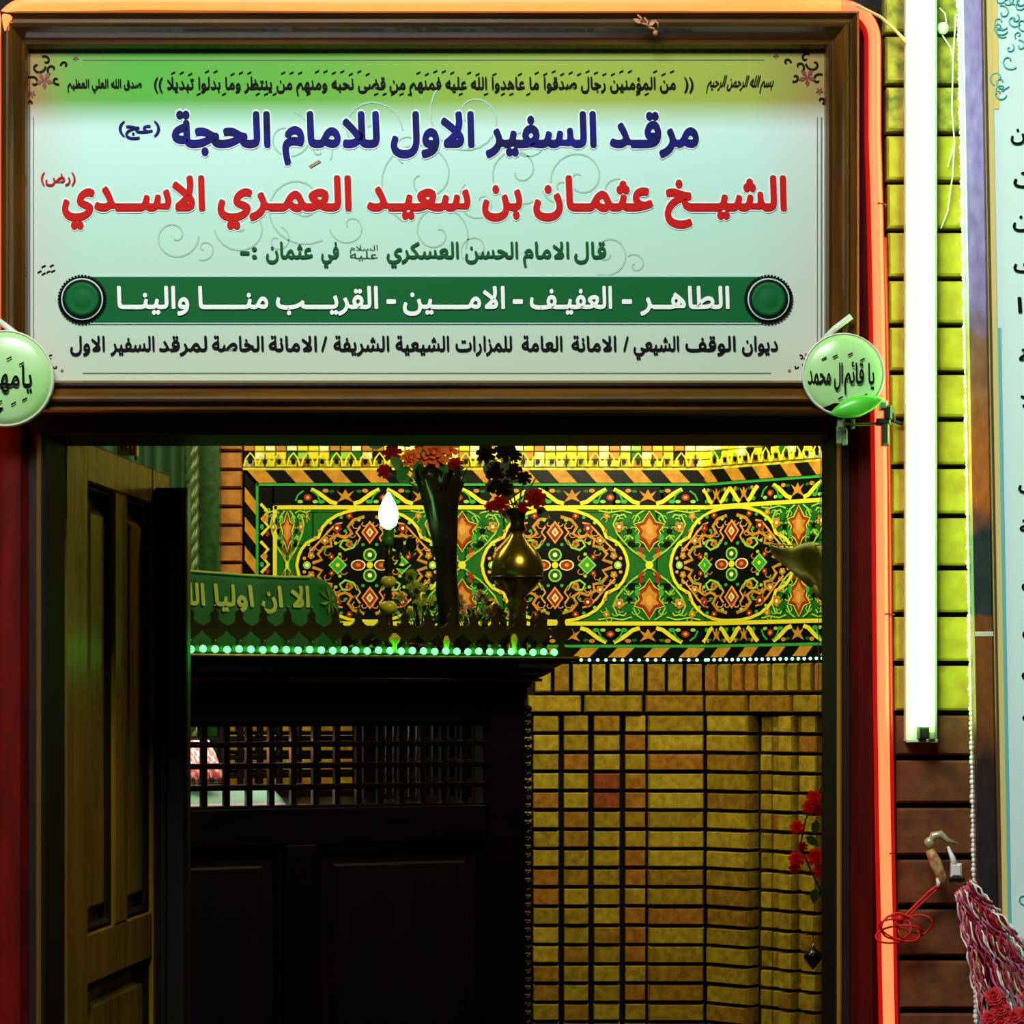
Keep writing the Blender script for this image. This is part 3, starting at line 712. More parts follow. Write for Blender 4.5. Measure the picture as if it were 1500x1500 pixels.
for k in range(7):
    a = R(k * 52); b.add([cm(496, 872, .003), cm(496 + 16 * math.cos(a - .25), 872 + 16 * math.sin(a - .25), .003), cm(496 + 26 * math.cos(a), 872 + 22 * math.sin(a), .003), cm(496 + 16 * math.cos(a + .25), 872 + 16 * math.sin(a + .25), .003)], [(0, 1, 2, 3)])
b.build('star_motif', mat('yellow green embroidery', (110, 160, 40), .6), cloth)

# things on the shrine: candle lamp, vase, bouquets
TOP = 1.719
def Pd(px, py, d): return P(px, py, d)
cd = 6.55; base = P(569, 0, cd); cl_ = thing('candle_lamp', 'brass and green candlestick lamp with a lit bulb', 'lamp', (base.x, base.y, TOP))
zz = lambda py: P(0, py, cd).z
bp = Vector((base.x, base.y, 0))
b = MB(); b.lathe(bp, [(.003, zz(776)), (.020, zz(770)), (.026, zz(758)), (.024, zz(745)), (.014, zz(732)), (.003, zz(721))], 14); b.build('bulb', BULB, cl_)
b = MB(); b.lathe(bp, [(.012, zz(800)), (.02, zz(797)), (.017, zz(790)), (.013, zz(780)), (.016, zz(776)), (.003, zz(775))], 14); b.build('socket', mat('green glass socket', (50, 110, 40), .25), cl_)
b = MB(); b.lathe(bp, [(.06, TOP), (.06, TOP + .008), (.02, TOP + .02), (.010, zz(905)), (.009, zz(895)), (.010, zz(880)), (.008, zz(865)), (.012, zz(842)), (.008, zz(835)), (.014, zz(828)), (.007, zz(815)), (.012, zz(800))], 14); b.build('stem', BRASSD, cl_)
for (y, r_) in ((852, .021), (890, .024)):
    b = MB(); b.ball(bp + Vector((0, 0, zz(y))), r_, 14, 0, (1, 1, .8)); b.build('glass_bead', mat('yellow glass bead', (220, 200, 50), .2), cl_)
b = MB()
for q in (1, .45):
    b.tube([bp + Vector((.005, 0, zz(828))), bp + Vector((.04 * q, -.01, zz(832))), bp + Vector((.065 * q, -.01, zz(822))), bp + Vector((.06 * q, -.01, zz(806)))], .004, 6)
    b.lathe(bp + Vector((.06 * q, -.01, 0)), [(.004, zz(808)), (.014, zz(803)), (.011, zz(790)), (.013, zz(788))], 10)
b.build('branch', BRASSD, cl_)
vd = 6.8; vb = P(758, 0, vd); v_ = thing('brass_vase', 'round bellied brass vase standing on the shrine', 'vase', (vb.x, vb.y, TOP))
zz = lambda py: P(0, py, vd).z; vp = Vector((vb.x, vb.y, 0))
b = MB(); b.lathe(vp, [(.045, TOP), (.046, TOP + .006), (.03, TOP + .014), (.022, zz(893)), (.03, zz(885)), (.018, zz(876)), (.034, zz(868)), (.052, zz(858)), (.066, zz(848)), (.0705, zz(838)), (.0705, zz(832)), (.066, zz(820)), (.054, zz(808)), (.036, zz(797)), (.022, zz(788)), (.015, zz(778))], 28); b.build('belly', BRASS, v_)
b = MB(); b.lathe(vp, [(.014, zz(780)), (.023, zz(776)), (.018, zz(768)), (.02, zz(760)), (.022, zz(752)), (.032, zz(746)), (.03, zz(745))], 24); b.build('neck', BRASSD, v_)
b = MB(); b.lathe(vp, [(.071, zz(850)), (.0735, zz(848)), (.0735, zz(846)), (.071, zz(844))], 28); b.build('band', BRASSD, v_)
def petal_rose(mb, c, r, mi=0, tilt=(0, -1, .3)):
    c = Vector(c); ax = Vector(tilt).normalized(); q = ax.to_track_quat('Z', 'Y')
    for ring, (np_, rr, hh, open_) in enumerate(((3, .3, .5, .1), (5, .55, .4, .3), (6, .85, .22, .62), (7, 1.05, .0, 1.0))):
        for i in range(np_):
            a = 2 * math.pi * i / np_ + ring * .7; vs = []
            for v in range(4):
                for u in range(4):
                    w = (u / 3 - .5) * 1.9 * (1 - .35 * (v / 3) ** 3) / np_ * 3.1; rad = (.12 + (rr - .12) * (v / 3) ** .7) + (.1 * open_ * (v / 3) ** 3); h = hh * math.sin(v / 3 * 1.6) * (1.1 - open_ * .3) - .1 * open_ * (v / 3) ** 2
                    vs.append(c + q @ (Vector((rad * math.cos(a + w), rad * math.sin(a + w), h)) * r))
            mb.add(vs, [(v * 4 + u, v * 4 + u + 1, v * 4 + u + 5, v * 4 + u + 4) for v in range(3) for u in range(3)], mi, True)
    mb.ball(c, r * .32, 8, mi)
def leaf(mb, c, d, l, w, mi=0):
    c = Vector(c); d = Vector(d).normalized(); s_ = d.cross(Vector((0, -1, .2))).normalized(); up = s_.cross(d)
    vs = [c, c + d * l * .3 + s_ * w * .45 + up * l * .06, c + d * l * .65 + s_ * w * .4 + up * l * .05, c + d * l, c + d * l * .65 - s_ * w * .4 + up * l * .05, c + d * l * .3 - s_ * w * .45 + up * l * .06, c + d * l * .32, c + d * l * .66]
    mb.add(vs, [(0, 6, 1), (1, 6, 7, 2), (2, 7, 3), (0, 5, 6), (5, 4, 7, 6), (4, 3, 7)], mi, True)
CORAL = mat('coral rose petals', (250, 116, 54), .85, noise=.2, nscale=60, spec=.05); DRED = mat('dark red rose petals', (150, 18, 10), .85, spec=.05); BRN = mat('dark dried petals', (30, 18, 8), .9, spec=.05); LEAFG = mat('rose leaves', (40, 96, 30), .5); STEMG = mat('flower stems', (50, 70, 24), .6)
# wrapped bouquet
wd_ = 6.62; ctr = P(645, 0, wd_); zz = lambda py: P(0, py, wd_).z
bq = thing('wrapped_bouquet', 'trumpet-shaped bouquet in dark wrapping with coral roses', 'bouquet', (ctr.x + .02, ctr.y, TOP))
WR = mat('dark glossy wrapping', (40, 30, 12), .3, noise=.5, nscale=14, c2=(24, 16, 8), bump=.3)
b = MB(); rings = []; prof = [(TOP, .02, .034), (zz(900), .026, .024), (zz(870), .028, .018), (zz(830), .026, .014), (zz(800), .03, .012), (zz(770), .036, .008), (zz(735), .046, .004), (zz(705), .060, .0), (zz(690), .068, -.002)]
nn = 24; vs = []; 
for (z, r_, dx) in prof:
    for k in range(nn):
        w = 2 * math.pi * k / nn; rr = r_ * (1 + .12 * math.sin(w * 5 + z * 20)); zt_ = z + (.012 * math.sin(w * 6) if z > zz(700) else 0)
        vs.append((ctr.x + dx + rr * math.cos(w), ctr.y + rr * math.sin(w) * .8, zt_))
for k in range(nn): 
    w = 2 * math.pi * k / nn; vs.append((ctr.x + .05 * math.cos(w), ctr.y + .04 * math.sin(w), zz(720)))
fs = [(i * nn + k, i * nn + (k + 1) % nn, (i + 1) * nn + (k + 1) % nn, (i + 1) * nn + k) for i in range(len(prof)) for k in range(nn)] + [tuple(len(prof) * nn + k for k in range(nn)), tuple(range(nn))[::-1]]
b.add(vs, fs, 0, True); b.build('wrapping', WR, bq)
for (px, py, r_, m, dd) in ((636, 664, .036, CORAL, 0), (603, 671, .024, CORAL, .0), (657, 655, .026, CORAL, .05), (575, 664, .022, DRED, .02), (668, 680, .018, DRED, .0), (620, 648, .024, CORAL, .04), (563, 690, .018, DRED, .02)):
    b = MB(); petal_rose(b, P(px, py, wd_ + dd) , r_); b.build('rose', m, bq)
b = MB()
for (px, py) in ((590, 690), (600, 655), (655, 690), (640, 690), (615, 685), (650, 640), (560, 655), (585, 645), (625, 692), (665, 700), (580, 700), (612, 700)):
    for q in range(2): leaf(b, P(px, py, wd_ + .01), (random.uniform(-1, 1), -.2, random.uniform(-.4, 1)), .05, .03)
for px, py in ((575, 664), (563, 690), (603, 671), (636, 664)): b.tube([P(px, py, wd_ + .02), P((px + 645) / 2, (py + 730) / 2, wd_ + .02), P(645, 730, wd_)], .002, 4)
b.build('foliage', LEAFG, bq)
# dark dried flowers in the vase
b = MB()
for (px, py, r_) in ((712, 664, .024), (740, 660, .026), (725, 690, .026), (752, 690, .022), (738, 715, .024), (722, 712, .018), (768, 700, .018), (755, 668, .016)): petal_rose(b, P(px, py, vd), r_)
b.build('dried_flower', BRN, v_)
for (px, py, r_) in ((785, 730, .026), (733, 738, .022), (718, 742, .014), (766, 742, .014)):
    b = MB(); petal_rose(b, P(px, py, vd - .03), r_); b.build('rose', DRED, v_)
b = MB()
for (px, py) in ((712, 664), (740, 660), (725, 690), (768, 700), (785, 730), (733, 738), (785, 700)):
    b.tube([P(px, py, vd), P((px + 758) / 2, py * .5 + 745 * .5, vd), P(758, 755, vd)], .002, 4); leaf(b, P(px, py + 12, vd), (random.uniform(-1, 1), 0, -.4), .05, .028)
b.build('stem', STEMG, v_)
# potted sprays of small flowers between lamp and vase
for (px, lab, cc, seed, hh_) in ((615, 'low spray of yellow and white blossoms beside the candle lamp', T_YEL, 2, 70), (690, 'low spray of ochre blossoms behind the cresting beside the vase', T_OCH, 5, 42)):
    random.seed(seed); d_ = 6.9 if px < 650 else 7.0
    c = P(px, 0, d_); t = thing('flower_spray', lab, 'flowers', (c.x, c.y, TOP))
    b = MB(); b.lathe((c.x, c.y, 0), [(.025, TOP), (.035, TOP + .03), (.037, TOP + .045), (.03, TOP + .045)], 14); b.build('bowl', BRASSD, t)
    st = MB(); bs = MB(); lf = MB()
    for k in range(26):
        a = random.uniform(-1, 1); e_ = P(px + a * 42, 905 - random.random() * hh_ * (1.25 - abs(a)), d_ + random.uniform(-.05, .05))
        st.tube([Vector((c.x, c.y, TOP + .04)), (Vector((c.x, c.y, TOP + .06)) + e_) / 2 + Vector((a * .01, 0, .01)), e_], .0013, 4); petal_rose(bs, e_, .011); leaf(lf, e_ - Vector((0, 0, .015)), (a, -.3, .2), .028, .014)
    st.build('stems', STEMG, t); bs.build('blossoms', cc, t)['kind'] = 'stuff'; lf.build('leaves', LEAFG, t)['kind'] = 'stuff'
random.seed(11)
# small yellow bulbs on the cresting
for i, (px, py, lab) in enumerate(((578, 937, 'larger yellow glass knob on the shrine cresting under the lamp'), (654, 941, 'small yellow glass knob on the cresting left of the vase'), (753, 938, 'small yellow glass knob on the cresting below the vase'))):
    b = MB(); s = s_of(px, .075); p = S(s, .075, zs(py, s, .075)); b.lathe((p.x, p.y, 0), [(.006, 1.718), (.006, p.z - .012), (.013 if i == 0 else .008, p.z - .004), (.015 if i == 0 else .009, p.z + .004), (.004, p.z + .016)], 12)
    tag(b.build('glass_knob', mat('yellow glass', (210, 190, 40), .2)), lab, 'ornament')
# things seen through the lattice: red and white flag cloth and green cloth inside the shrine
def drape(name, s0, s1, off, z0, z1, m, lab, wav=.02, bands=None):
    b = MB(); vs = []; fs = []; n = 22; r = 8
    for i in range(n + 1):
        for j in range(r + 1):
            s = s0 + (s1 - s0) * i / n; v = j / r; vs.append(S(s, off - .12 * (v ** 1.5) + wav * math.sin(i * 1.1) * (1 - v * .6), z0 + (z1 - z0) * v))
    for i in range(n):
        for j in range(r): fs.append((i * (r + 1) + j, i * (r + 1) + j + 1, (i + 1) * (r + 1) + j + 1, (i + 1) * (r + 1) + j))
    b.add(vs, fs, 0, True)
    if bands:
        for k, f in enumerate(b.f): b.m[k] = bands(k // r, k % r)
    o = b.build(name, m if isinstance(m, list) else [m]); md = o.modifiers.new('thickness', 'SOLIDIFY'); md.thickness = .006
    return tag(o, lab, 'cloth')
sbox('inner_shelf', .08, SL - .08, .1, SD - .08, 1.30, 1.335)
CR = mat('red cloth', (200, 40, 30), .6); CW = mat('white cloth', (200, 190, 180), .7)
drape('folded_cloth', s_of(328, -.3), s_of(262, -.3), -.3, 1.40, 1.505, [CR, CW], 'folded red and white cloth behind the left end of the lattice', .015, lambda i, j: 1 if (i * 2 + j * 3) % 5 < 2 else 0)
drape('folded_cloth', s_of(420, -.22), s_of(270, -.22), -.22, 1.337, 1.385, [mat('sea green cloth', (70, 140, 100), .6), CW], 'sea green cloth with white hem along the bottom of the lattice', .008, lambda i, j: 1 if j < 2 else 0)
area('shrine_inner_fill', tuple(S(.85, -.45, 1.60)), tuple(S(.85, -.5, 1.3)), .9, .25, 8, (1, .85, .7))  # unseen light added to brighten the view through the lattice

# ------------------------------------------------------------------ right of the room: red flowers, black pendant, gold cloth
BRED = mat('bright red petals', (206, 24, 12), .85, spec=.05)
rf = thing('hanging_flowers', 'red artificial flowers hanging at the right edge of the doorway', 'flowers', P(1196, 1160, 7.6))
for (px, py, r_) in ((1193, 1168, .022), (1186, 1182, .02), (1199, 1186, .016), (1168, 1212, .02), (1167, 1258, .022), (1164, 1272, .016), (1196, 1256, .026), (1203, 1276, .022), (1176, 1240, .014)):
    b = MB(); petal_rose(b, P(px, py, 7.6), r_); b.build('rose', BRED if r_ > .018 else DRED, rf)
b = MB(); b.tube([P(1214, 1120, 7.6), P(1200, 1160, 7.62), P(1180, 1200, 7.62), P(1172, 1240, 7.62), P(1190, 1280, 7.62), P(1204, 1310, 7.62)], .003, 5)
for (px, py) in ((1195, 1300), (1205, 1290), (1180, 1225), (1196, 1200)): leaf(b, P(px, py, 7.6), (random.uniform(-1, 1), 0, -.6), .05, .03)
b.tube([P(1214, 1120, 7.6), P(1216, 700, 7.6), P(1216, 400, 7.6)], .002, 4)
b.build('stem', STEMG, rf)
pd = MB(); c = P(1191, 1402, 8.2); pd.lathe((c.x, c.y, c.z), [(.002, -.04), (.012, -.028), (.026, -.01), (.032, .002), (.022, .018), (.006, .030), (.003, .045)], 16)
pd.tube([c + Vector((0, 0, .04)), c + Vector((.012, 0, .4)), c + Vector((.03, 0, 2.2))], .0012, 4)
tag(pd.build('pendant', T_BLK), 'black drop pendant hanging before the bricks, lower right of doorway', 'pendant')
gc = MB(); d_ = 7.9; pts = [(1128, 797), (1150, 803), (1172, 806), (1215, 798), (1215, 905), (1196, 893), (1178, 872), (1160, 862), (1146, 848), (1136, 826)]
n = 10; vs = []; fs = []
for i in range(n + 1):
    for j in range(n + 1):
        u = i / n; v = j / n; xl = 1128 + 68 * v ** 1.6; px = xl + (1222 - xl) * u; py = 799 + 5 * math.sin(u * 7) + v * (60 + 50 * u)
        p = P(px, py, d_); p.y += .02 * math.sin(u * 9 + v * 3) + .015 * math.sin(v * 11 - u * 5); vs.append(p)
for i in range(n):
    for j in range(n): fs.append((i * (n + 1) + j, i * (n + 1) + j + 1, (i + 1) * (n + 1) + j + 1, (i + 1) * (n + 1) + j))
gc.add(vs, fs, 0, True); gc.tube([P(1128, 797, d_), P(1175, 800, d_), P(1222, 797, d_), P(1260, 790, d_)], .003, 5)
gc.tube([P(1250, 793, d_), P(1250, 250, d_)], .003, 5)
o = gc.build('gold_cloth', mat('olive gold satin', (130, 130, 30), .6, noise=.3, nscale=14, bump=.4)); o.modifiers.new('t', 'SOLIDIFY').thickness = .004
tag(o, 'olive gold satin cloth draped in front of the right medallion', 'cloth')

# ------------------------------------------------------------------ door leaf (door_1) and folded leaf (door_2)
H0 = Vector((-.681, 3.862 - DC, 0)); H1 = Vector((-.62, 4.577 - DC, 0)); LU = (H1 - H0).normalized(); LN = Vector((LU.y, -LU.x, 0))
ML = Matrix(((LU.x, -LN.x, 0, H0.x), (LU.y, -LN.y, 0, H0.y), (0, 0, 1, 0), (0, 0, 0, 1)))   # local x along leaf, y into the leaf, z up
def lx(px):
    k = (px - 750) / F; return (k * (H0.y + DC) - H0.x) / (LU.x - k * LU.y)
def lz(px, py): return ZC + (HY - py) * (H0.y + LU.y * lx(px) + DC) / F
d1 = sempty('door_1', 'open wooden door leaf with tall recessed panels', H0)
def lbox(name, a, c, z0, z1, y0=0, y1=.04, m=OLIVE, parent=None, bev=.003):
    b = MB(); b.bbox((a, y0, z0), (c, y1, z1), bev, 0, ML); return b.build(name, m, parent or d1)
LL = (H1 - H0).length; zt_ = lz(124, 645); p1a, p1b, p2a, p2b = lx(129), lx(169), lx(187), lx(224)
zo = lz(129, 706); zb_ = lz(135, 1367); zc_ = lz(138, 1440)
lbox('stile', 0, p1a, 0, zt_); lbox('stile', p2b, LL, 0, zt_); lbox('mid_stile', p1b, p2a, zb_, zo)
lbox('rail', p1a, p2b, zo, zt_, .001); lbox('rail', p1a, p2b, zc_, zb_, .001); lbox('rail', p1a, p2b, 0, .25, .001)
for (a, c, u, v) in ((p1a, p1b, zb_, zo), (p2a, p2b, zb_, zo), (p1a, p2b, .25, zc_)):
    pn = lbox('panel', a - .005, c + .005, u - .005, v + .005, .024, .032)
    lbox('raised_field', a + (.3 if c - a < .25 else .16) * (c - a), c - .02, u + .03, v - .035, .012, .026, OLIVE, pn, .01)
    f = MB(); e_ = .014
    for (s0, s1, z0, z1) in ((a, a + e_, u, v), (c - e_, c, u, v), (a, c, u, u + e_), (a, c, v - e_, v)): f.bbox((s0, .006, z0), (s1, .026, z1), .006, 0, ML)
    f.build('panel_moulding', WOOD, pn)
b = MB(); a = P(227, 714, 4.44); c = P(274, 714, 4.44); d2 = sempty('door_2', 'dark folded second door leaf seen on edge', (a.x, a.y, 0))
b.bbox((a.x, a.y, 0), (c.x, a.y + .05, a.z), .006); b.build('leaf_edge', DOORD, d2)
b = MB(); b.bbox((a.x + .008, a.y - .008, 0), (a.x + .022, a.y, a.z - .01), .003); b.bbox((c.x - .006, a.y - .006, 0), (c.x - .001, a.y, a.z - .01), .002); b.build('astragal', DOORD, d2)

# ------------------------------------------------------------------ door frame (trim_4)
df = sempty('trim_4', 'dark varnished wooden door frame', (X(640), 0, 0))
LZ = Z(638)
def fb(name, x0, x1, z0, z1, y0, y1, m, bev=.004):
    b = MB(); b.bbox((x0, y0, z0), (x1, y1, z1), bev); return b.build(name, m, df)
fb('jamb', X(40), X(68), 0, LZ + .03, -.01, .15, WOOD); fb('jamb', X(1222), X(1247), 0, LZ + .03, -.01, .15, WOOD)
fb('jamb_bead', X(56), X(63), 0, LZ, -.018, -.01, mat('olive bead', (96, 74, 34), .3), .003); fb('jamb_bead', X(1224), X(1231), 0, LZ, -.018, -.01, OLIVE, .003)
fb('head', X(40), X(1247), LZ, Z(600), -.012, .15, WOODH)
depth(-.02)
fb('casing', X(-22), X(40), 0, Z(12), -.022, .0, REDWOOD, .01); fb('casing', X(1247), X(1288), 0, Z(12), -.022, .0, REDWOOD, .01)
fb('casing', X(40), X(1247), Z(40), Z(4), -.022, 0, REDWOOD, .01)
fb('backing_board', X(40), X(1247), Z(600), Z(40), -.008, .0, WOODH)

# ------------------------------------------------------------------ the sign
depth(-0.04)
sg = thing('framed_sign', 'large framed sign with blue, red and white arabic lettering above the doorway', 'sign', (X(625), -.03, Z(604)))
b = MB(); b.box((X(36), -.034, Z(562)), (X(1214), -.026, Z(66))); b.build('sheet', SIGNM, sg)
SY = -.0345
# frame rails
xi0, xi1, zi0, zi1 = X(43), X(1208), Z(557), Z(73); wl, wr, wt, wbm = .040, .049, .053, .050
pr = [(0, .034), (.03, .045), (.10, .052), (.17, .045), (.2, .04), (.26, .042), (.42, .054), (.52, .062), (.60, .066), (.66, .060), (.70, .052), (.78, .052), (.9, .062), (.97, .058), (1, .05), (1, .018)]
FRM = mat('brown frame moulding', (108, 70, 24), .24, noise=.35, nscale=5, stretch=(1, 6, 14), coat=.5)
FRMV = mat('brown frame moulding upright', (104, 64, 20), .24, noise=.35, nscale=5, stretch=(14, 6, 1), coat=.5)
def corner(t, y, cx, cz):
    x = (xi0 - wl * t) if cx < 0 else (xi1 + wr * t); z = (zi0 - wbm * t) if cz < 0 else (zi1 + wt * t); return Vector((x, -y, z))
for (c0, c1, m) in (((-1, 1), (1, 1), FRM), ((1, 1), (1, -1), FRMV), ((1, -1), (-1, -1), FRM), ((-1, -1), (-1, 1), FRMV)):
    b = MB(); vs = [corner(t, y, *c0) for t, y in pr] + [corner(t, y, *c1) for t, y in pr]; k = len(pr)
    b.add(vs, [(i, i + 1, k + i + 1, k + i) for i in range(k - 1)] + [tuple(range(k))[::-1], tuple(range(k, 2 * k))]); b.build('frame_rail', m, sg)
b = MB(); b.bbox((X(43), -.040, Z(563)), (X(1208), -.034, Z(557)), .002); b.build('highlight_slip', mat('frame highlight', (160, 140, 80), .3, metal=.4), sg)  # golden highlight along the bottom rail, put in as a coloured slip
def sm(px, py, lift): return Vector((X(px), SY - lift, Z(py)))
def line(name, words, base, h, m, off, label=None, outline=None, og=.035):
    if outline:
        b = MB()
        for (t, x0, x1, *r_) in words: letters(b, t, x0, x1, (r_[0] if r_ else base), (r_[1] if len(r_) > 1 else h), sm, off=off, lift=.0002, grow=og)
        b.build('lettering_outline', outline, sg)
    b = MB()
    for (t, x0, x1, *r_) in words: letters(b, t, x0, x1, (r_[0] if r_ else base), (r_[1] if len(r_) > 1 else h), sm, off=off, lift=.0016)
    o = b.build('lettering', m, sg)
    if m is DGREEN: o['kind'] = 'stuff'
    if label: o['label'] = label
line('l', [('من المؤمنين رجال صدقوا ما عاهدوا الله عليه فمنهم من قضى نحبه ومنهم من ينتظر وما بدلوا تبديلا', 244, 990), ('((', 1002, 1016), ('))', 225, 238), ('صدق الله العلي العظيم', 98, 207, 127, 12)], 129, 17, BLACKP, .024, 'small black verse lettering')
b = MB(); random.seed(3)
for i in range(60):
    x = 250 + i * 12.4; y = random.choice((104, 106, 108, 137)); b.prism([sm(x, y, .001), sm(x + 6, y - 3, .001), sm(x + 6, y - 1, .001), sm(x, y + 2, .001)], [sm(x, y, 0), sm(x + 6, y - 3, 0), sm(x + 6, y - 1, 0), sm(x, y + 2, 0)])
b.build('vowel_marks', BLACKP, sg)['kind'] = 'stuff'
b = MB()
letters(b, 'بسم_ الله الرحمن الرحيم', 1036, 1132, 126, 17, sm, off=.012, lift=.001, slant=.25)
b.build('lettering', BLACKP, sg)['label'] = 'slanting calligraphic invocation'
NB = mat('white letter edge', (226, 240, 240), .4)
line('l', [('مرق_د', 893, 1024), ('السفير', 711, 874), ('الاول', 572, 695), ('للامام', 413, 556), ('الحجة', 251, 396)], 212, 47, BLUE, .042, 'large navy blue lettering', NB)
line('l', [('(عج)', 173, 234)], 193, 17, BLUE, .02)
b = MB(); b.prism([sm(452, 242, .001), sm(467, 233, .001), sm(470, 236, .001), sm(455, 245, .001)], [sm(452, 242, 0), sm(467, 233, 0), sm(470, 236, 0), sm(455, 245, 0)]); b.build('vowel_mark', mat('tan print', (150, 120, 90), .5), sg)
line('l', [('الشيـ_خ', 974, 1153), ('عثمـ_ان', 781, 957), ('بن', 706, 765), ('سعيـ_د', 537, 689), ('العمـ_ري', 318, 515), ('الاســ_دي', 90, 300)], 305, 46, RED, .042, 'large red lettering', NB)
line('l', [('(رض)', 59, 110)], 266, 15, RED, .02)
line('l', [('ق_ال', 841, 888), ('الامام', 766, 834), ('الحسن', 681, 759), ('العسكري', 566, 672), ('في', 470, 496), ('عثمان', 389, 458), (':-', 351, 376)], 377, 23, DGREEN, .028, 'dark green lettering')
b = MB(); letters(b, 'عليه', 512, 553, 378, 11, sm, off=.005, lift=.001); letters(b, 'السلام', 512, 553, 366, 8, sm, off=.003, lift=.001); b.build('honorific_mark', DGREEN, sg)
b = MB(); b.bbox((X(128), SY - .002, Z(472)), (X(1118), SY + .001, Z(405)), .001); b.build('green_banner', BANNER, sg)
b = MB(); b.box((X(128), SY - .0012, Z(405)), (X(1118), SY, Z(403))); b.box((X(128), SY - .0012, Z(474)), (X(1118), SY, Z(472))); b.build('banner_edge', PALEP, sg)
_s = SY; SY = -.0365
line('l', [('الطاهـ_ر', 938, 1069), ('-', 911, 926), ('العفيـ_ف', 776, 897), ('-', 751, 766), ('الامـ_ين', 590, 740), ('-', 566, 580), ('القريـ_ب', 404, 554), ('منـ_ا', 290, 393), ('والينـ_ا', 171, 277)], 451, 31, WHITE, .030, 'white lettering on the green banner', BLACKP, .02)
for cx, cy in ((120, 438), (1126, 438)):
    o = bpy.data.objects.new('rosette', None); COL.objects.link(o); o.location = sm(cx, cy, 0); adopt(o, sg)
    b = MB()
    for k in range(44):
        a = 2 * math.pi * k / 44; c_, s_ = math.cos(a), math.sin(a)
        q = [(31, -.05), (36, -.045), (36, .045), (31, .05)]
        pts = [sm(cx + r_ * math.cos(a + w), cy + r_ * math.sin(a + w), .0012) for r_, w in q]; b.prism(pts, [p + Vector((0, .001, 0)) for p in pts])
    b.build('toothed_ring', BLACKP, o)
    b = MB(); b.lathe(sm(cx, cy, 0), [(.0335, 0), (.0335, -.0016), (.0335, -.0017)], 40, 0, 'y'); b.build('outer_disc', BLACKP, o)
    b = MB(); b.lathe(sm(cx, cy, 0), [(.0305, 0), (.0305, -.0021), (.030, -.0022)], 40, 0, 'y'); b.build('pale_ring', PALEP, o)
    b = MB(); b.lathe(sm(cx, cy, 0), [(.0285, 0), (.0285, -.0026), (.0280, -.0027)], 40, 0, 'y'); b.build('inner_ring', BLACKP, o)
    b = MB(); b.lathe(sm(cx, cy, 0), [(.0245, 0), (.0245, -.0032), (.02, -.0034), (.019, -.0032), (.012, -.0032), (.011, -.0036), (.002, -.0036)], 40, 0, 'y'); b.build('green_boss', BANNER, o)
SY = _s
line('l', [('ديوان', 1087, 1140), ('الوقف', 1004, 1078), ('الشيعي', 928, 995), ('/', 913, 921), ('الامانة', 837, 903), ('العامة', 764, 824), ('للمزارات', 667, 750), ('الشيعية', 579, 658), ('الشريفة', 488, 570), ('/', 470, 479), ('الامانة', 393, 464), ('الخاصة', 310, 386), ('لمرقد', 232, 303), ('السفير', 161, 226), ('الاول', 102, 153)], 513, 21, BLACKP, .026, 'black lettering under the banner')
# faint scrolls, border line and corner flowers
def srib(mb, pts, w, lift=.0002):
    L = []; Rr = []; n = len(pts)
    for i in range(n):
        a = pts[max(0, i - 1)]; c = pts[min(n - 1, i + 1)]; dx, dy = c[0] - a[0], c[1] - a[1]; l = math.hypot(dx, dy) or 1
        L.append(sm(pts[i][0] - dy / l * w / 2, pts[i][1] + dx / l * w / 2, lift)); Rr.append(sm(pts[i][0] + dy / l * w / 2, pts[i][1] - dx / l * w / 2, lift))
    mb.add(L + Rr, [(i, i + 1, n + i + 1, n + i) for i in range(n - 1)])
b = MB()
def spiral(cx, cy, r, a0, tr, sgn=1): return [(cx + r * (1 - t / 30) * math.cos(a0 + sgn * t / 30 * tr), cy + r * (1 - t / 30) * math.sin(a0 + sgn * t / 30 * tr)) for t in range(28)]
for (cx, cy, r_, a0, sg_) in ((255, 345, 36, 0, 1), (355, 330, 42, 3, -1), (440, 300, 60, 1, 1), (620, 260, 70, 2, 1), (690, 170, 66, 4, -1), (540, 190, 50, 0, -1), (760, 250, 50, 1, 1), (890, 370, 34, 2, -1), (420, 200, 40, 5, 1), (850, 260, 44, 3, 1), (640, 340, 48, .5, -1)):
    srib(b, spiral(cx, cy, r_, a0, 9, sg_), 2.4); srib(b, spiral(cx + r_ * 1.2, cy + r_ * .5, r_ * .5, a0 + 2, 7, -sg_), 2.0)
b.build('faint_scrollwork', mat('faint scroll print', (160, 196, 176), .45), sg)['kind'] = 'stuff'
b = MB(); srib(b, [(42, 170), (42, 515)], 2.5); srib(b, [(48, 170), (48, 515)], 1.5); srib(b, [(1204, 170), (1204, 530)], 2.5); srib(b, [(1198, 170), (1198, 530)], 1.5); srib(b, [(120, 86), (1120, 86)], 1.6); srib(b, [(120, 546), (1130, 546)], 1.6)
b.build('border_line', mat('grey green line', (96, 110, 96), .45), sg)
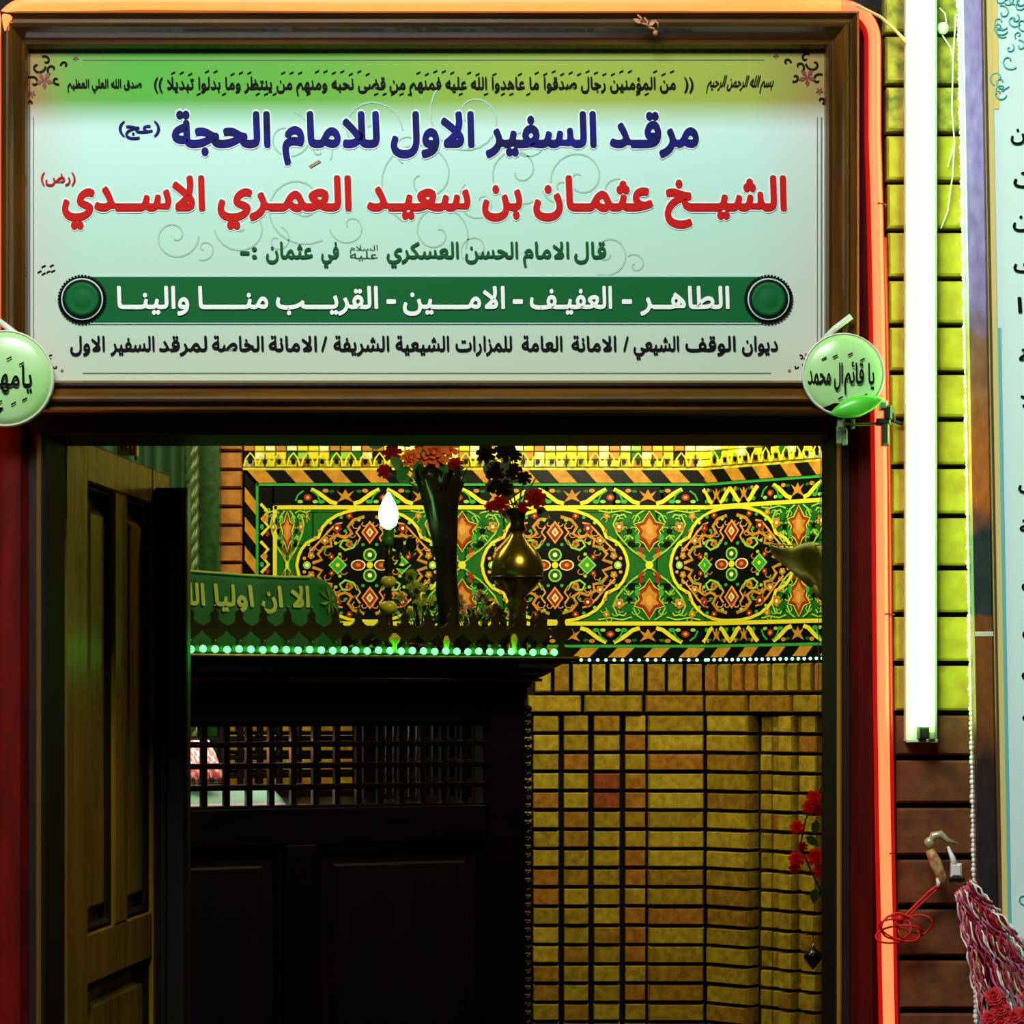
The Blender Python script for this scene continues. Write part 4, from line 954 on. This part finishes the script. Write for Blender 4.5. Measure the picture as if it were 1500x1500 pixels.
for ci, (cx, cy, fx, fy) in enumerate(((60, 108, 1, 1), (1187, 104, -1, 1), (60, 528, 1, -1), (1187, 528, -1, -1))):
    o = bpy.data.objects.new('corner_flourish', None); COL.objects.link(o); o.location = sm(cx, cy, 0); adopt(o, sg)
    b = MB(); g = MB(); k = 1 if cy < 300 else .6
    for (ux, uy, r_) in ((4, 8, 14), (-14, 28, 6), (50, -24, 5)):
        for q in range(5):
            a = 2 * math.pi * q / 5 + .3; p = (cx + fx * ux * k, cy + fy * uy * k); R_ = r_ * k
            ps = [sm(p[0], p[1], .0006), sm(p[0] + R_ * .6 * math.cos(a - .4), p[1] + R_ * .6 * math.sin(a - .4), .0006), sm(p[0] + R_ * math.cos(a), p[1] + R_ * math.sin(a), .0006), sm(p[0] + R_ * .6 * math.cos(a + .4), p[1] + R_ * .6 * math.sin(a + .4), .0006)]
            b.add(ps, [(0, 1, 2, 3)])
    for (ux, uy, r_, a0) in ((-6, -12, 12, 0), (16, -8, 9, 2), (-12, 12, 10, 4), (22, 8, 7, 1), (34, -14, 6, 3), (-16, 42, 6, 2), (6, -20, 8, 4)):
        srib(g, [(cx + fx * (x_ - cx) * 1., cy + fy * (y_ - cy)) for x_, y_ in spiral(cx + ux * k, cy + uy * k, r_ * k, a0, 5)], 3.2 * k, .0005)
    b.build('flower_print', MAROON, o)['kind'] = 'stuff'; g.build('tendril_print', BLACKP, o)['kind'] = 'stuff'
b = MB(); letters(b, 'عند', 54, 78, 401, 8, sm, off=.01, lift=.0006); b = MB()
for (x_, y_) in ((54, 397), (60, 389), (67, 397), (72, 388), (60, 400), (74, 396)): srib(b, [(x_, y_ + 2), (x_ + 3, y_), (x_ + 6, y_ - 1)], 2.2, .0006)
b.build('small_marks', BLACKP, sg)['kind'] = 'stuff'
# dried sprig on the top rail
depth(-.07)
b = MB()
for (x0, y0, x1, y1) in ((934, 22, 940, 34), (940, 34, 950, 40), (944, 26, 948, 40), (950, 40, 960, 46), (958, 30, 964, 40)):
    b.tube([(X(x0), -.07, Z(y0)), (X((x0 + x1) / 2) + .002, -.075, Z((y0 + y1) / 2)), (X(x1), -.07, Z(y1))], .0015, 5)
leaf(b, (X(940), -.07, Z(34)), (-1, -.1, .5), .014, .007); leaf(b, (X(950), -.07, Z(38)), (1, -.1, .8), .014, .007); b.ball((X(960), -.07, Z(48)), .004, 8)
tag(b.build('dried_sprig', mat('pale dried sprig', (190, 130, 90), .6)), 'tiny dried flower sprig stuck on the top rail of the sign frame', 'sprig')

# ------------------------------------------------------------------ rope light around the frame
depth(-0.05)
rl = thing('rope_light', 'glowing orange red rope light running around the door frame', 'rope light', (X(1305), -.04, 0))
RY = -.05
def rp(px, py, y=RY): return Vector((X(px), y, Z(py)))
rr_ = [rp(1302, 2600), rp(1302, 1500), rp(1300, 1400), rp(1296, 1200), rp(1294, 1050), rp(1292, 850), rp(1291, 700), rp(1287, 450), rp(1284, 300), rp(1281, 200), rp(1281, 110)] + [rp(1231 + 50 * math.cos(R(q)), 58 - 50 * math.sin(R(q))) for q in range(0, 91, 10)]
b = MB(); b.tube(rr_, .0085, 12); b.build('right_run', NEON, rl)
b = MB(); b.tube([p + Vector((-.001, .009, 0)) for p in rr_], .0125, 12); b.build('right_halo', RED_GLOW, rl)  # red halo of the rope, added as a glowing tube behind it
b = MB(); b.tube([p + Vector((.012, .014, -.045)) for p in rr_[:9]], .005, 8); b.build('red_wire', RED_GLOW, rl)
b = MB(); b.tube([rp(1231, 8), rp(1000, 5), rp(600, 6), rp(200, 4), rp(60, 6)] + [rp(46 - 48 * math.sin(R(q)), 54 - 48 * math.cos(R(q))) for q in range(0, 91, 10)], .0105, 12); b.build('top_run', NEONY, rl)
b = MB(); b.tube([rp(1231, 24, RY + .012), rp(600, 24, RY + .012), rp(60, 24, RY + .012)] + [rp(52 - 40 * math.sin(R(q)), 64 - 40 * math.cos(R(q)), RY + .012) for q in range(0, 91, 10)], .013, 12); b.build('top_halo', RED_GLOW, rl)  # red glow under the top run, added as a glowing tube
b = MB(); b.tube([rp(-2, 54), rp(-3, 200), rp(-2, 450), rp(-12, 640), rp(-16, 900), rp(-18, 2600)], .0095, 10); b.build('left_run', NEON, rl)
b = MB()
for y in (300, 900, 1250): b.tube([rp(1282 + (y - 300) * .019, y, RY), rp(1286 + (y - 300) * .019, y, RY - .013), rp(1298 + (y - 300) * .019, y, RY), rp(1299 + (y - 300) * .019, y, -.024)], .0015, 5)
b.build('clip', mat('clear clip', (120, 30, 20), .4), rl)

# ------------------------------------------------------------------ brick strip right of the door
depth(-0.03)
J = [-21, 49, 124, 195, 266, 337, 407.5, 475.5, 545, 613.5, 683, 755, 831.5, 900, 971.5, 1044.5, 1110, 1180, 1256, 1329, 1404, 1481, 1552, 1624, 1696, 1768, 1840, 1912, 1984, 2056, 2128, 2200, 2272, 2344, 2416, 2488, 2560]
for i in range(len(J) - 1):
    y0, y1 = J[i], J[i + 1]; ym = (y0 + y1) / 2; xa = 1300 + min(ym, 1500) * 22 / 1500.; 
    for (a, c) in ((xa - 4, 1440), (1447, 1570)):
        b = MB(); b.bbox((X(a), -.028 - random.random() * .003, Z(y1 - 4)), (X(c), .0, Z(y0 + 4)), .0032)
        m = OBRK2 if i < 3 else (OBRK if i < 15 else OBRK_SHADE)  # weathered at the top, then lit tone, shaded tone below the tube
        b.build('brick', m, wall_front)
# ------------------------------------------------------------------ fluorescent lamp
depth(-0.062)
fl = thing('fluorescent_lamp', 'lit upright fluorescent tube lamp on the brick strip', 'lamp', (X(1352), -.03, Z(1087)))
b = MB(); b.bbox((X(1329), -.052, Z(1086)), (X(1375), -.030, Z(-130)), .004); b.build('housing', HOUS, fl)
b = MB(); b.tube([(X(1352), -.070, Z(1064)), (X(1352), -.070, Z(-110))], .0155, 18); b.build('tube', TUBE, fl)
for y in (1064, -110):
    b = MB(); sgn = 1 if y > 0 else -1; b.bbox((X(1345), -.078, Z(y + 9 * sgn + 9)), (X(1359), -.05, Z(y + 9 * sgn - 9)), .002); b.build('lamp_holder', DARKM, fl)
b = MB(); b.bbox((X(1329), -.056, Z(1088)), (X(1375), -.05, Z(1083)), .001); b.bbox((X(1362), -.060, Z(1083)), (X(1370), -.05, Z(1072)), .001); b.build('end_plate', mat('grey metal end plate', (190, 190, 185), .35), fl)
b = MB(); b.tube([(X(1232), -.05, Z(-5)), (X(1262), -.06, Z(10)), (X(1290), -.06, Z(24)), (X(1310), -.055, Z(40)), (X(1330), -.05, Z(58))], .0022, 6)
tag(b.build('cable', mat('peach cable', (230, 180, 130), .5)), 'thin pale cable sagging from the frame corner to the lamp', 'cable')
depth(-.034)
b = MB()
for pts in (((1378, 40), (1386, 34), (1384, 20), (1376, 12)), ((1380, 52), (1392, 70), (1396, 90)), ((1398, 210), (1392, 230), (1388, 245)), ((1392, 280), (1388, 310), (1378, 335)), ((1400, 20), (1396, 80), (1394, 160), (1398, 210), (1395, 260), (1390, 290))):
    b.tube([(X(x), -.036, Z(y)) for x, y in pts], .0011, 5)
b.ball((X(1381), -.036, Z(42)), .009, 10)
tag(b.build('cable', mat('white cable', (220, 235, 215), .5)), 'thin white flex trailing over the bricks right of the lamp', 'cable')

# ------------------------------------------------------------------ leaning board on the right with its marbled edge strip
depth(-0.058)
def T(px, py, y): return Vector((X(px + (py - 750) * .0175), y, Z(py)))        # board leans a little
bd = thing('framed_board', 'pale printed board in a marbled dark frame at the right edge', 'board', T(1480, 2000, -.05))
def strip_mat():
    m = bpy.data.materials.new('marbled frame with tube reflection'); m.use_nodes = True; nt = m.node_tree; bs = nt.nodes['Principled BSDF']; bs.inputs['Roughness'].default_value = .3
    tc = nt.nodes.new('ShaderNodeTexCoord'); sp = nt.nodes.new('ShaderNodeSeparateXYZ'); nt.links.new(tc.outputs['Object'], sp.inputs[0])
    no = nt.nodes.new('ShaderNodeTexNoise'); no.inputs['Scale'].default_value = 14; no.inputs['Detail'].default_value = 8; nt.links.new(tc.outputs['Object'], no.inputs['Vector'])
    a = nt.nodes.new('ShaderNodeMath'); a.operation = 'MULTIPLY_ADD'; nt.links.new(no.outputs['Fac'], a.inputs[0]); a.inputs[1].default_value = .16; nt.links.new(sp.outputs[2], a.inputs[2])
    mr = nt.nodes.new('ShaderNodeMapRange'); mr.inputs[1].default_value = Z(1500) + .08; mr.inputs[2].default_value = Z(0) + .08; nt.links.new(a.outputs[0], mr.inputs[0])
    r = nt.nodes.new('ShaderNodeValToRGB'); nt.links.new(mr.outputs[0], r.inputs[0]); els = [(0, (38, 40, 40)), (.25, (52, 40, 38)), (.3, (120, 66, 34)), (.39, (120, 66, 34)), (.395, (40, 52, 54)), (.47, (40, 52, 54)), (.53, (176, 92, 40)), (.62, (150, 96, 60)), (.68, (130, 92, 80)), (.71, (140, 118, 176)), (.85, (164, 144, 214)), (1, (158, 138, 206))]  # bluish top is the tube's reflection put into the colour
    while len(r.color_ramp.elements) < len(els): r.color_ramp.elements.new(.5)
    for e_, (p, c) in zip(r.color_ramp.elements, els): e_.position = p; e_.color = srgb(c)
    n2_ = nt.nodes.new('ShaderNodeTexNoise'); n2_.inputs['Scale'].default_value = 90; mp = nt.nodes.new('ShaderNodeMapping'); mp.inputs['Scale'].default_value = (1, 1, .4); nt.links.new(tc.outputs['Object'], mp.inputs[0]); nt.links.new(mp.outputs[0], n2_.inputs['Vector'])
    mx = nt.nodes.new('ShaderNodeMix'); mx.data_type = 'RGBA'; mx.blend_type = 'OVERLAY'; mx.inputs[0].default_value = .6; nt.links.new(r.outputs[0], mx.inputs[6]); nt.links.new(n2_.outputs['Fac'], mx.inputs[7]); nt.links.new(mx.outputs[2], bs.inputs['Base Color'])
    return m
def tb(name, xa, xb, ya, yb, y0, y1, m, bev=.003, parent=None):
    b = MB(); vs = [T(xa, yb, y1), T(xb, yb, y1), T(xb, ya, y1), T(xa, ya, y1)]
    e_ = bev * 1000
    vs += [T(xa, yb, y0 + bev), T(xb, yb, y0 + bev), T(xb, ya, y0 + bev), T(xa, ya, y0 + bev), T(xa + e_, yb - e_, y0), T(xb - e_, yb - e_, y0), T(xb - e_, ya + e_, y0), T(xa + e_, ya + e_, y0)]
    fs = [(3, 2, 1, 0), (8, 9, 10, 11)]
    for i in range(4):
        j = (i + 1) % 4; fs += [(i, j, j + 4, i + 4), (i + 4, j + 4, j + 8, i + 8)]
    b.add(vs, fs); return b.build(name, m, parent or bd)
tb('frame_strip', 1422, 1453, -80, 2000, -.056, -.032, strip_mat())
tb('frame_bead', 1452.5, 1457, -80, 2000, -.062, -.032, mat('brown bead', (96, 62, 44), .4), .001)
tb('tape', 1426, 1452, 925, 932, -.0568, -.0555, CW, .0003)
tb('panel', 1457, 1900, -80, 2000, -.058, -.040, mat('pale cyan sheet', (226, 252, 248), .4), .001)
tb('yellow_margin', 1457.5, 1466, -80, 2000, -.0592, -.0575, mat('yellow margin', (232, 214, 130), .45), .0003)
tb('teal_line', 1466, 1471, 480, 1400, -.0590, -.0575, mat('teal line', (110, 200, 196), .45), .0003)
tb('yellow_margin', 1466, 1474, -80, 160, -.0591, -.0575, mat('yellow margin top', (244, 214, 120), .45), .0003)
b = MB(); random.seed(9)
for k in range(26):
    cx, cy = 1476 + random.random() * 50, -10 + random.random() * 100 if k < 18 else 80 + random.random() * 60
    if k >= 18: cx = 1472 + random.random() * 10
    if k > 21: cx, cy = 1480 + random.random() * 30, 1300 + random.random() * 180
    sp_ = spiral(cx, cy, 6 + random.random() * 8, random.random() * 6, 6)
    L = [T(x, y, -.0598) for x, y in sp_]; b.tube([T(x - (cy - 750) * 0, y, -.0592) for x, y in sp_], .0011, 4)
b.build('teal_scrollwork', mat('teal scroll print', (96, 190, 186), .45), bd)['kind'] = 'stuff'
b = MB()
bm_ = lambda px, py, lift: T(px - (py - 750) * .0175, py, -.0592 - lift)
for (t, x0, x1, y, h) in (('ين', 1480, 1512, 205, 22), ('ن', 1484, 1512, 268, 22), ('ين', 1483, 1520, 332, 22), ('ق', 1484, 1512, 394, 20), ('ا', 1490, 1497, 458, 22), ('ة', 1492, 1514, 530, 20), ('لا', 1494, 1516, 596, 20), ('ي', 1491, 1520, 716, 20), ('لة', 1493, 1520, 780, 18), ('ن', 1496, 1516, 860, 18), ('ن', 1497, 1520, 930, 18), ('ن', 1496, 1520, 990, 18), ('ه', 1497, 1512, 1055, 16)):
    letters(b, t, x0, x1, y, h, bm_, off=.022, lift=.0006)
b.build('lettering', BLACKP, bd)['kind'] = 'stuff'
# white beaded trim between bricks and board
b = MB(); k = 0; y = -20.
while y < 1520:
    b.ball(Vector((X(1408 + min(y, 1500) * .0155 + 4 - 2.2 * math.exp(-y / 300.) + .8 * math.sin(k * 1.7)), -.034, Z(y))), .0042 + .0012 * random.random(), 6, 0, (1, .8, 1)); y += 7.2; k += 1
b.tube([(X(1412 + yy * .0155), -.032, Z(yy)) for yy in range(-20, 1521, 110)], .0028, 5)
tag(b.build('bead_trim', mat('white caulk beads', (240, 240, 228), .6)), 'knobbly white bead trim down the left edge of the leaning board', 'trim', kind='stuff')

# ------------------------------------------------------------------ round plaques
depth(-0.082)
PLQ = mat('pale green glossy plaque', (186, 226, 164), .25, noise=.12, nscale=5, c2=(150, 214, 110)); RIM = mat('white plastic rim', (214, 220, 200), .35)
def plaque(cx, cy, r_, label, txt, x0, x1, base, h, fx):
    t = thing('round_plaque', label, 'plaque', (X(cx), -.075, Z(cy + r_ * 1000)))
    c = Vector((X(cx), -.070, Z(cy)))
    b = MB(); b.lathe(c, [(r_ * .965, 0), (r_ * .95, -.004), (r_ * .8, -.008), (r_ * .5, -.0115), (r_ * .2, -.013), (.001, -.0132)], 40, 0, 'y'); b.build('disc', PLQ, t)
    b = MB(); b.lathe(c, [(r_ * .9, .014), (r_ * .98, .012), (r_, .0), (r_ * .985, -.005), (r_ * .955, -.005), (r_ * .95, .0)], 40, 0, 'y'); b.build('rim', RIM, t)
    def pm(px, py, lift):
        rr = math.hypot(px - cx, py - cy) / 1000 / r_; return Vector((X(px), -.070 - .0135 * (1 - min(rr, 1) ** 2.2) - .0036 - lift, Z(py)))
    b = MB()
    for (t_, a, c_, bb, hh) in txt: letters(b, t_, a, c_, bb, hh, pm, off=.012, lift=.0004)
    b.build('lettering', BLACKP, t)
    b = MB()
    for (dx, dy) in ((-34, -24), (-18, -27), (4, -30), (22, -22), (-10, 34), (10, 36), (26, 30)):
        q = [pm(cx + dx, cy + dy + 3, .0005), pm(cx + dx + 7, cy + dy - 1, .0005), pm(cx + dx + 8, cy + dy + 1, .0005), pm(cx + dx + 1, cy + dy + 5, .0005)]; b.add(q, [(0, 1, 2, 3)])
    b.build('vowel_marks', BLACKP, t)['kind'] = 'stuff'
    q = [pm(cx - 32, cy + 50, .0006), pm(cx - 14, cy + 43, .0006), pm(cx + 0, cy + 44, .0006), pm(cx - 8, cy + 52, .0006), pm(cx - 22, cy + 55, .0006)]; b = MB(); b.add(q, [(0, 1, 2, 3, 4)]); b.build('dark_patch', BLACKP, t)
    b = MB(); b.tube([(X(cx - 30 * fx), -.060, Z(cy - 50)), (X(cx - 12 * fx), -.064, Z(cy - 68)), (X(cx + 12 * fx), -.068, Z(cy - 86))], .0045, 8); b.build('peg', RIM, t)
    return t
plaque(1237, 547, .060, 'round pale green plaque with black calligraphy at the right corner of the sign', [('يا قائم', 1236, 1281, 562, 30), ('ال محمد', 1184, 1234, 562, 30)], 0, 0, 0, 0, 1)
plaque(6, 553, .070, 'round pale green plaque with black calligraphy at the left corner of the sign', [('يامهدي', -38, 47, 566, 30)], 0, 0, 0, 0, -1)
# green balloon leaf and hanging plugs
b = MB(); n = 10; vs = []
c = Vector((X(1253), -.095, Z(597)))
k0 = MB(); k0.ball((0, 0, 0), 1, 14)
Q = Matrix.Rotation(R(16), 3, 'Y').inverted()
for v in k0.v:
    x_, y_, z_ = v; w = max(0., 1 - abs(x_)) ** .25; vs.append(c + Q @ Vector((x_ * .040, y_ * .010 * w, z_ * .0155 * w)))
b.add(vs, k0.f, 0, True); gl = b.build('green_ornament', mat('bright green plastic', (90, 214, 60), .3, noise=.1)); tag(gl, 'shiny bright green leaf ornament at the foot of the right plaque', 'ornament')
pg = thing('hanging_plugs', 'small clear plugs and wires dangling below the right plaque', 'plugs', (X(1238), -.06, Z(650)))
CLR = mat('grey green plastic plug', (130, 160, 120), .3, noise=.3, nscale=80); 
for (x0, y0, x1, y1) in ((1236, 612, 1232, 628), (1241, 625, 1240, 650), (1231, 622, 1234, 648), (1252, 612, 1252, 626)):
    b = MB(); b.bbox((X(min(x0, x1) - 3), -.066, Z(y1)), (X(max(x0, x1) + 3), -.056, Z(y0)), .002); b.build('plug', CLR, pg)
b = MB(); b.tube([(X(1240), -.06, Z(618)), (X(1262), -.064, Z(620)), (X(1282), -.064, Z(619)), (X(1296), -.06, Z(616))], .0022, 6); b.tube([(X(1238), -.062, Z(600)), (X(1240), -.06, Z(625))], .0018, 5); b.build('wire', mat('olive wire', (120, 130, 60), .5), pg)
pc = thing('cable_connector', 'dark cable connector between the right plaque and the bricks', 'connector', (X(1300), -.05, Z(650)))
for (x0, y0, x1, y1, m) in ((1290, 586, 1302, 600, CLR), (1297, 592, 1308, 614, DARKM), (1286, 612, 1306, 622, DARKM), (1293, 618, 1304, 652, mat('dark olive plug', (50, 56, 34), .4))):
    b = MB(); b.bbox((X(x0), -.078, Z(y1)), (X(x1), -.062, Z(y0)), .003); b.build('plug', m, pc)
b = MB(); b.tube([(X(1300), -.07, Z(596)), (X(1312), -.06, Z(600)), (X(1316), -.04, Z(612)), (X(1330), -.035, Z(616))], .003, 6); b.build('wire', DARKM, pc)

# ------------------------------------------------------------------ tasselled cords at the lower right
depth(-0.072)
tz = thing('tassel_bundle', 'bundle of pink, red and white cords hanging from a nail on the bricks', 'tassel', T(1420, 1500, -.08))
def tp(px, py, y=-.07): return Vector((X(px), y, Z(py)))
PK = mat('pink cord', (214, 96, 130), .6); RC_ = mat('crimson cord', (170, 16, 36), .6); WC = mat('white cord', (238, 226, 214), .6); YC = mat('tan cord', (206, 176, 120), .6)
random.seed(21)
for k in range(46):
    m = [RC_, PK, WC, RC_, PK, YC, RC_, WC, PK, RC_][random.randrange(10)]
    b = MB(); u = k / 45.; y0 = 1308 - 20 * u; x0 = 1398 + 24 * u; ex = 1452 + 92 * u + random.uniform(-8, 8); ey = 1570 - 125 * u + random.uniform(-10, 10)
    pts = []
    for i in range(26):
        t = i / 25.; px = x0 + (ex - x0) * t + 2.2 * math.sin(i * 1.9 + k) + 6 * math.sin(t * 3.1) * u; py = y0 + (ey - y0) * t + 2.4 * math.cos(i * 1.9 + k); pts.append(tp(px, py, -.075 - .008 * math.sin(i * .9 + k * 1.3) - .003 * (k % 4)))
    b.tube(pts, [.0011 + .0009 * (i % 2) for i in range(26)], 5); b.build('cord', m, tz)
b = MB(); b.tube([tp(1362, 1236), tp(1368, 1224), tp(1378, 1222), tp(1388, 1231), tp(1403, 1236)], [.005, .006, .006, .004, .0018], 8); b.ball(tp(1362, 1234), .008, 10, 0, (1, .8, 1)); b.build('hook', mat('pale metal hook', (190, 180, 140), .35, metal=.3), tz)
b = MB(); b.tube([tp(1362, 1245), tp(1370, 1262), tp(1380, 1285), tp(1384, 1298)], [.006, .009, .008, .004], 8); b.build('knot', mat('mottled red knot', (150, 60, 40), .6, c2=(200, 180, 110), nscale=90), tz)
b = MB(); b.bbox((X(1391), -.086, Z(1284)), (X(1407), -.076, Z(1264)), .003); b.tube([tp(1388, 1240, -.075), tp(1394, 1256, -.08), tp(1397, 1268, -.08)], [.002, .004, .006], 6); b.build('white_tag', mat('white tag', (230, 220, 220), .4), tz)
b = MB(); b.tube([tp(1376, 1296), tp(1376, 1288), tp(1374, 1300)], [.003, .005, .002], 6); b.build('tag_end', WC, tz)
b = MB(); b.bbox((X(1390), -.086, Z(1292)), (X(1412), -.072, Z(1286)), .002); b.build('clasp', T_BLK, tz)
b = MB()
for k in range(9):
    px = 1446 + random.random() * 60; py = 1455 + random.random() * 50; petal_rose(b, tp(px, py, -.09), .012)
tag(b.build('red_rosettes', mat('red fabric rosette', (200, 16, 30), .6)), 'cluster of red fabric rosettes at the bottom of the cords', 'rosettes', kind='stuff')
b = MB()
for q in range(5):
    cx, cy, ra, rb, a0 = ((1318, 1362, 30, 14, .3), (1312, 1358, 22, 18, .0), (1340, 1358, 26, 16, -.4), (1316, 1368, 34, 12, -.15), (1328, 1352, 24, 10, .5))[q]
    b.tube([tp(cx + ra * math.cos(w) * math.cos(a0) - rb * math.sin(w) * math.sin(a0), cy + ra * math.cos(w) * math.sin(a0) + rb * math.sin(w) * math.cos(a0), -.074 - .006 * math.sin(w * 2 + q)) for w in [i * .2618 for i in range(24)]], .0016, 5, closed=True)
b.tube([tp(1322, 1345, -.072), tp(1340, 1330, -.06), tp(1360, 1310, -.06), tp(1376, 1296, -.066)], .0022, 6); b.tube([tp(1326, 1348, -.072), tp(1348, 1328, -.06), tp(1366, 1312, -.06), tp(1378, 1298, -.066)], .0016, 6)
b.ball(tp(1318, 1346, -.072), .006, 8)
tag(b.build('red_string', mat('red string', (200, 12, 10), .6)), 'red string looped round the rope light beside the cords', 'string')
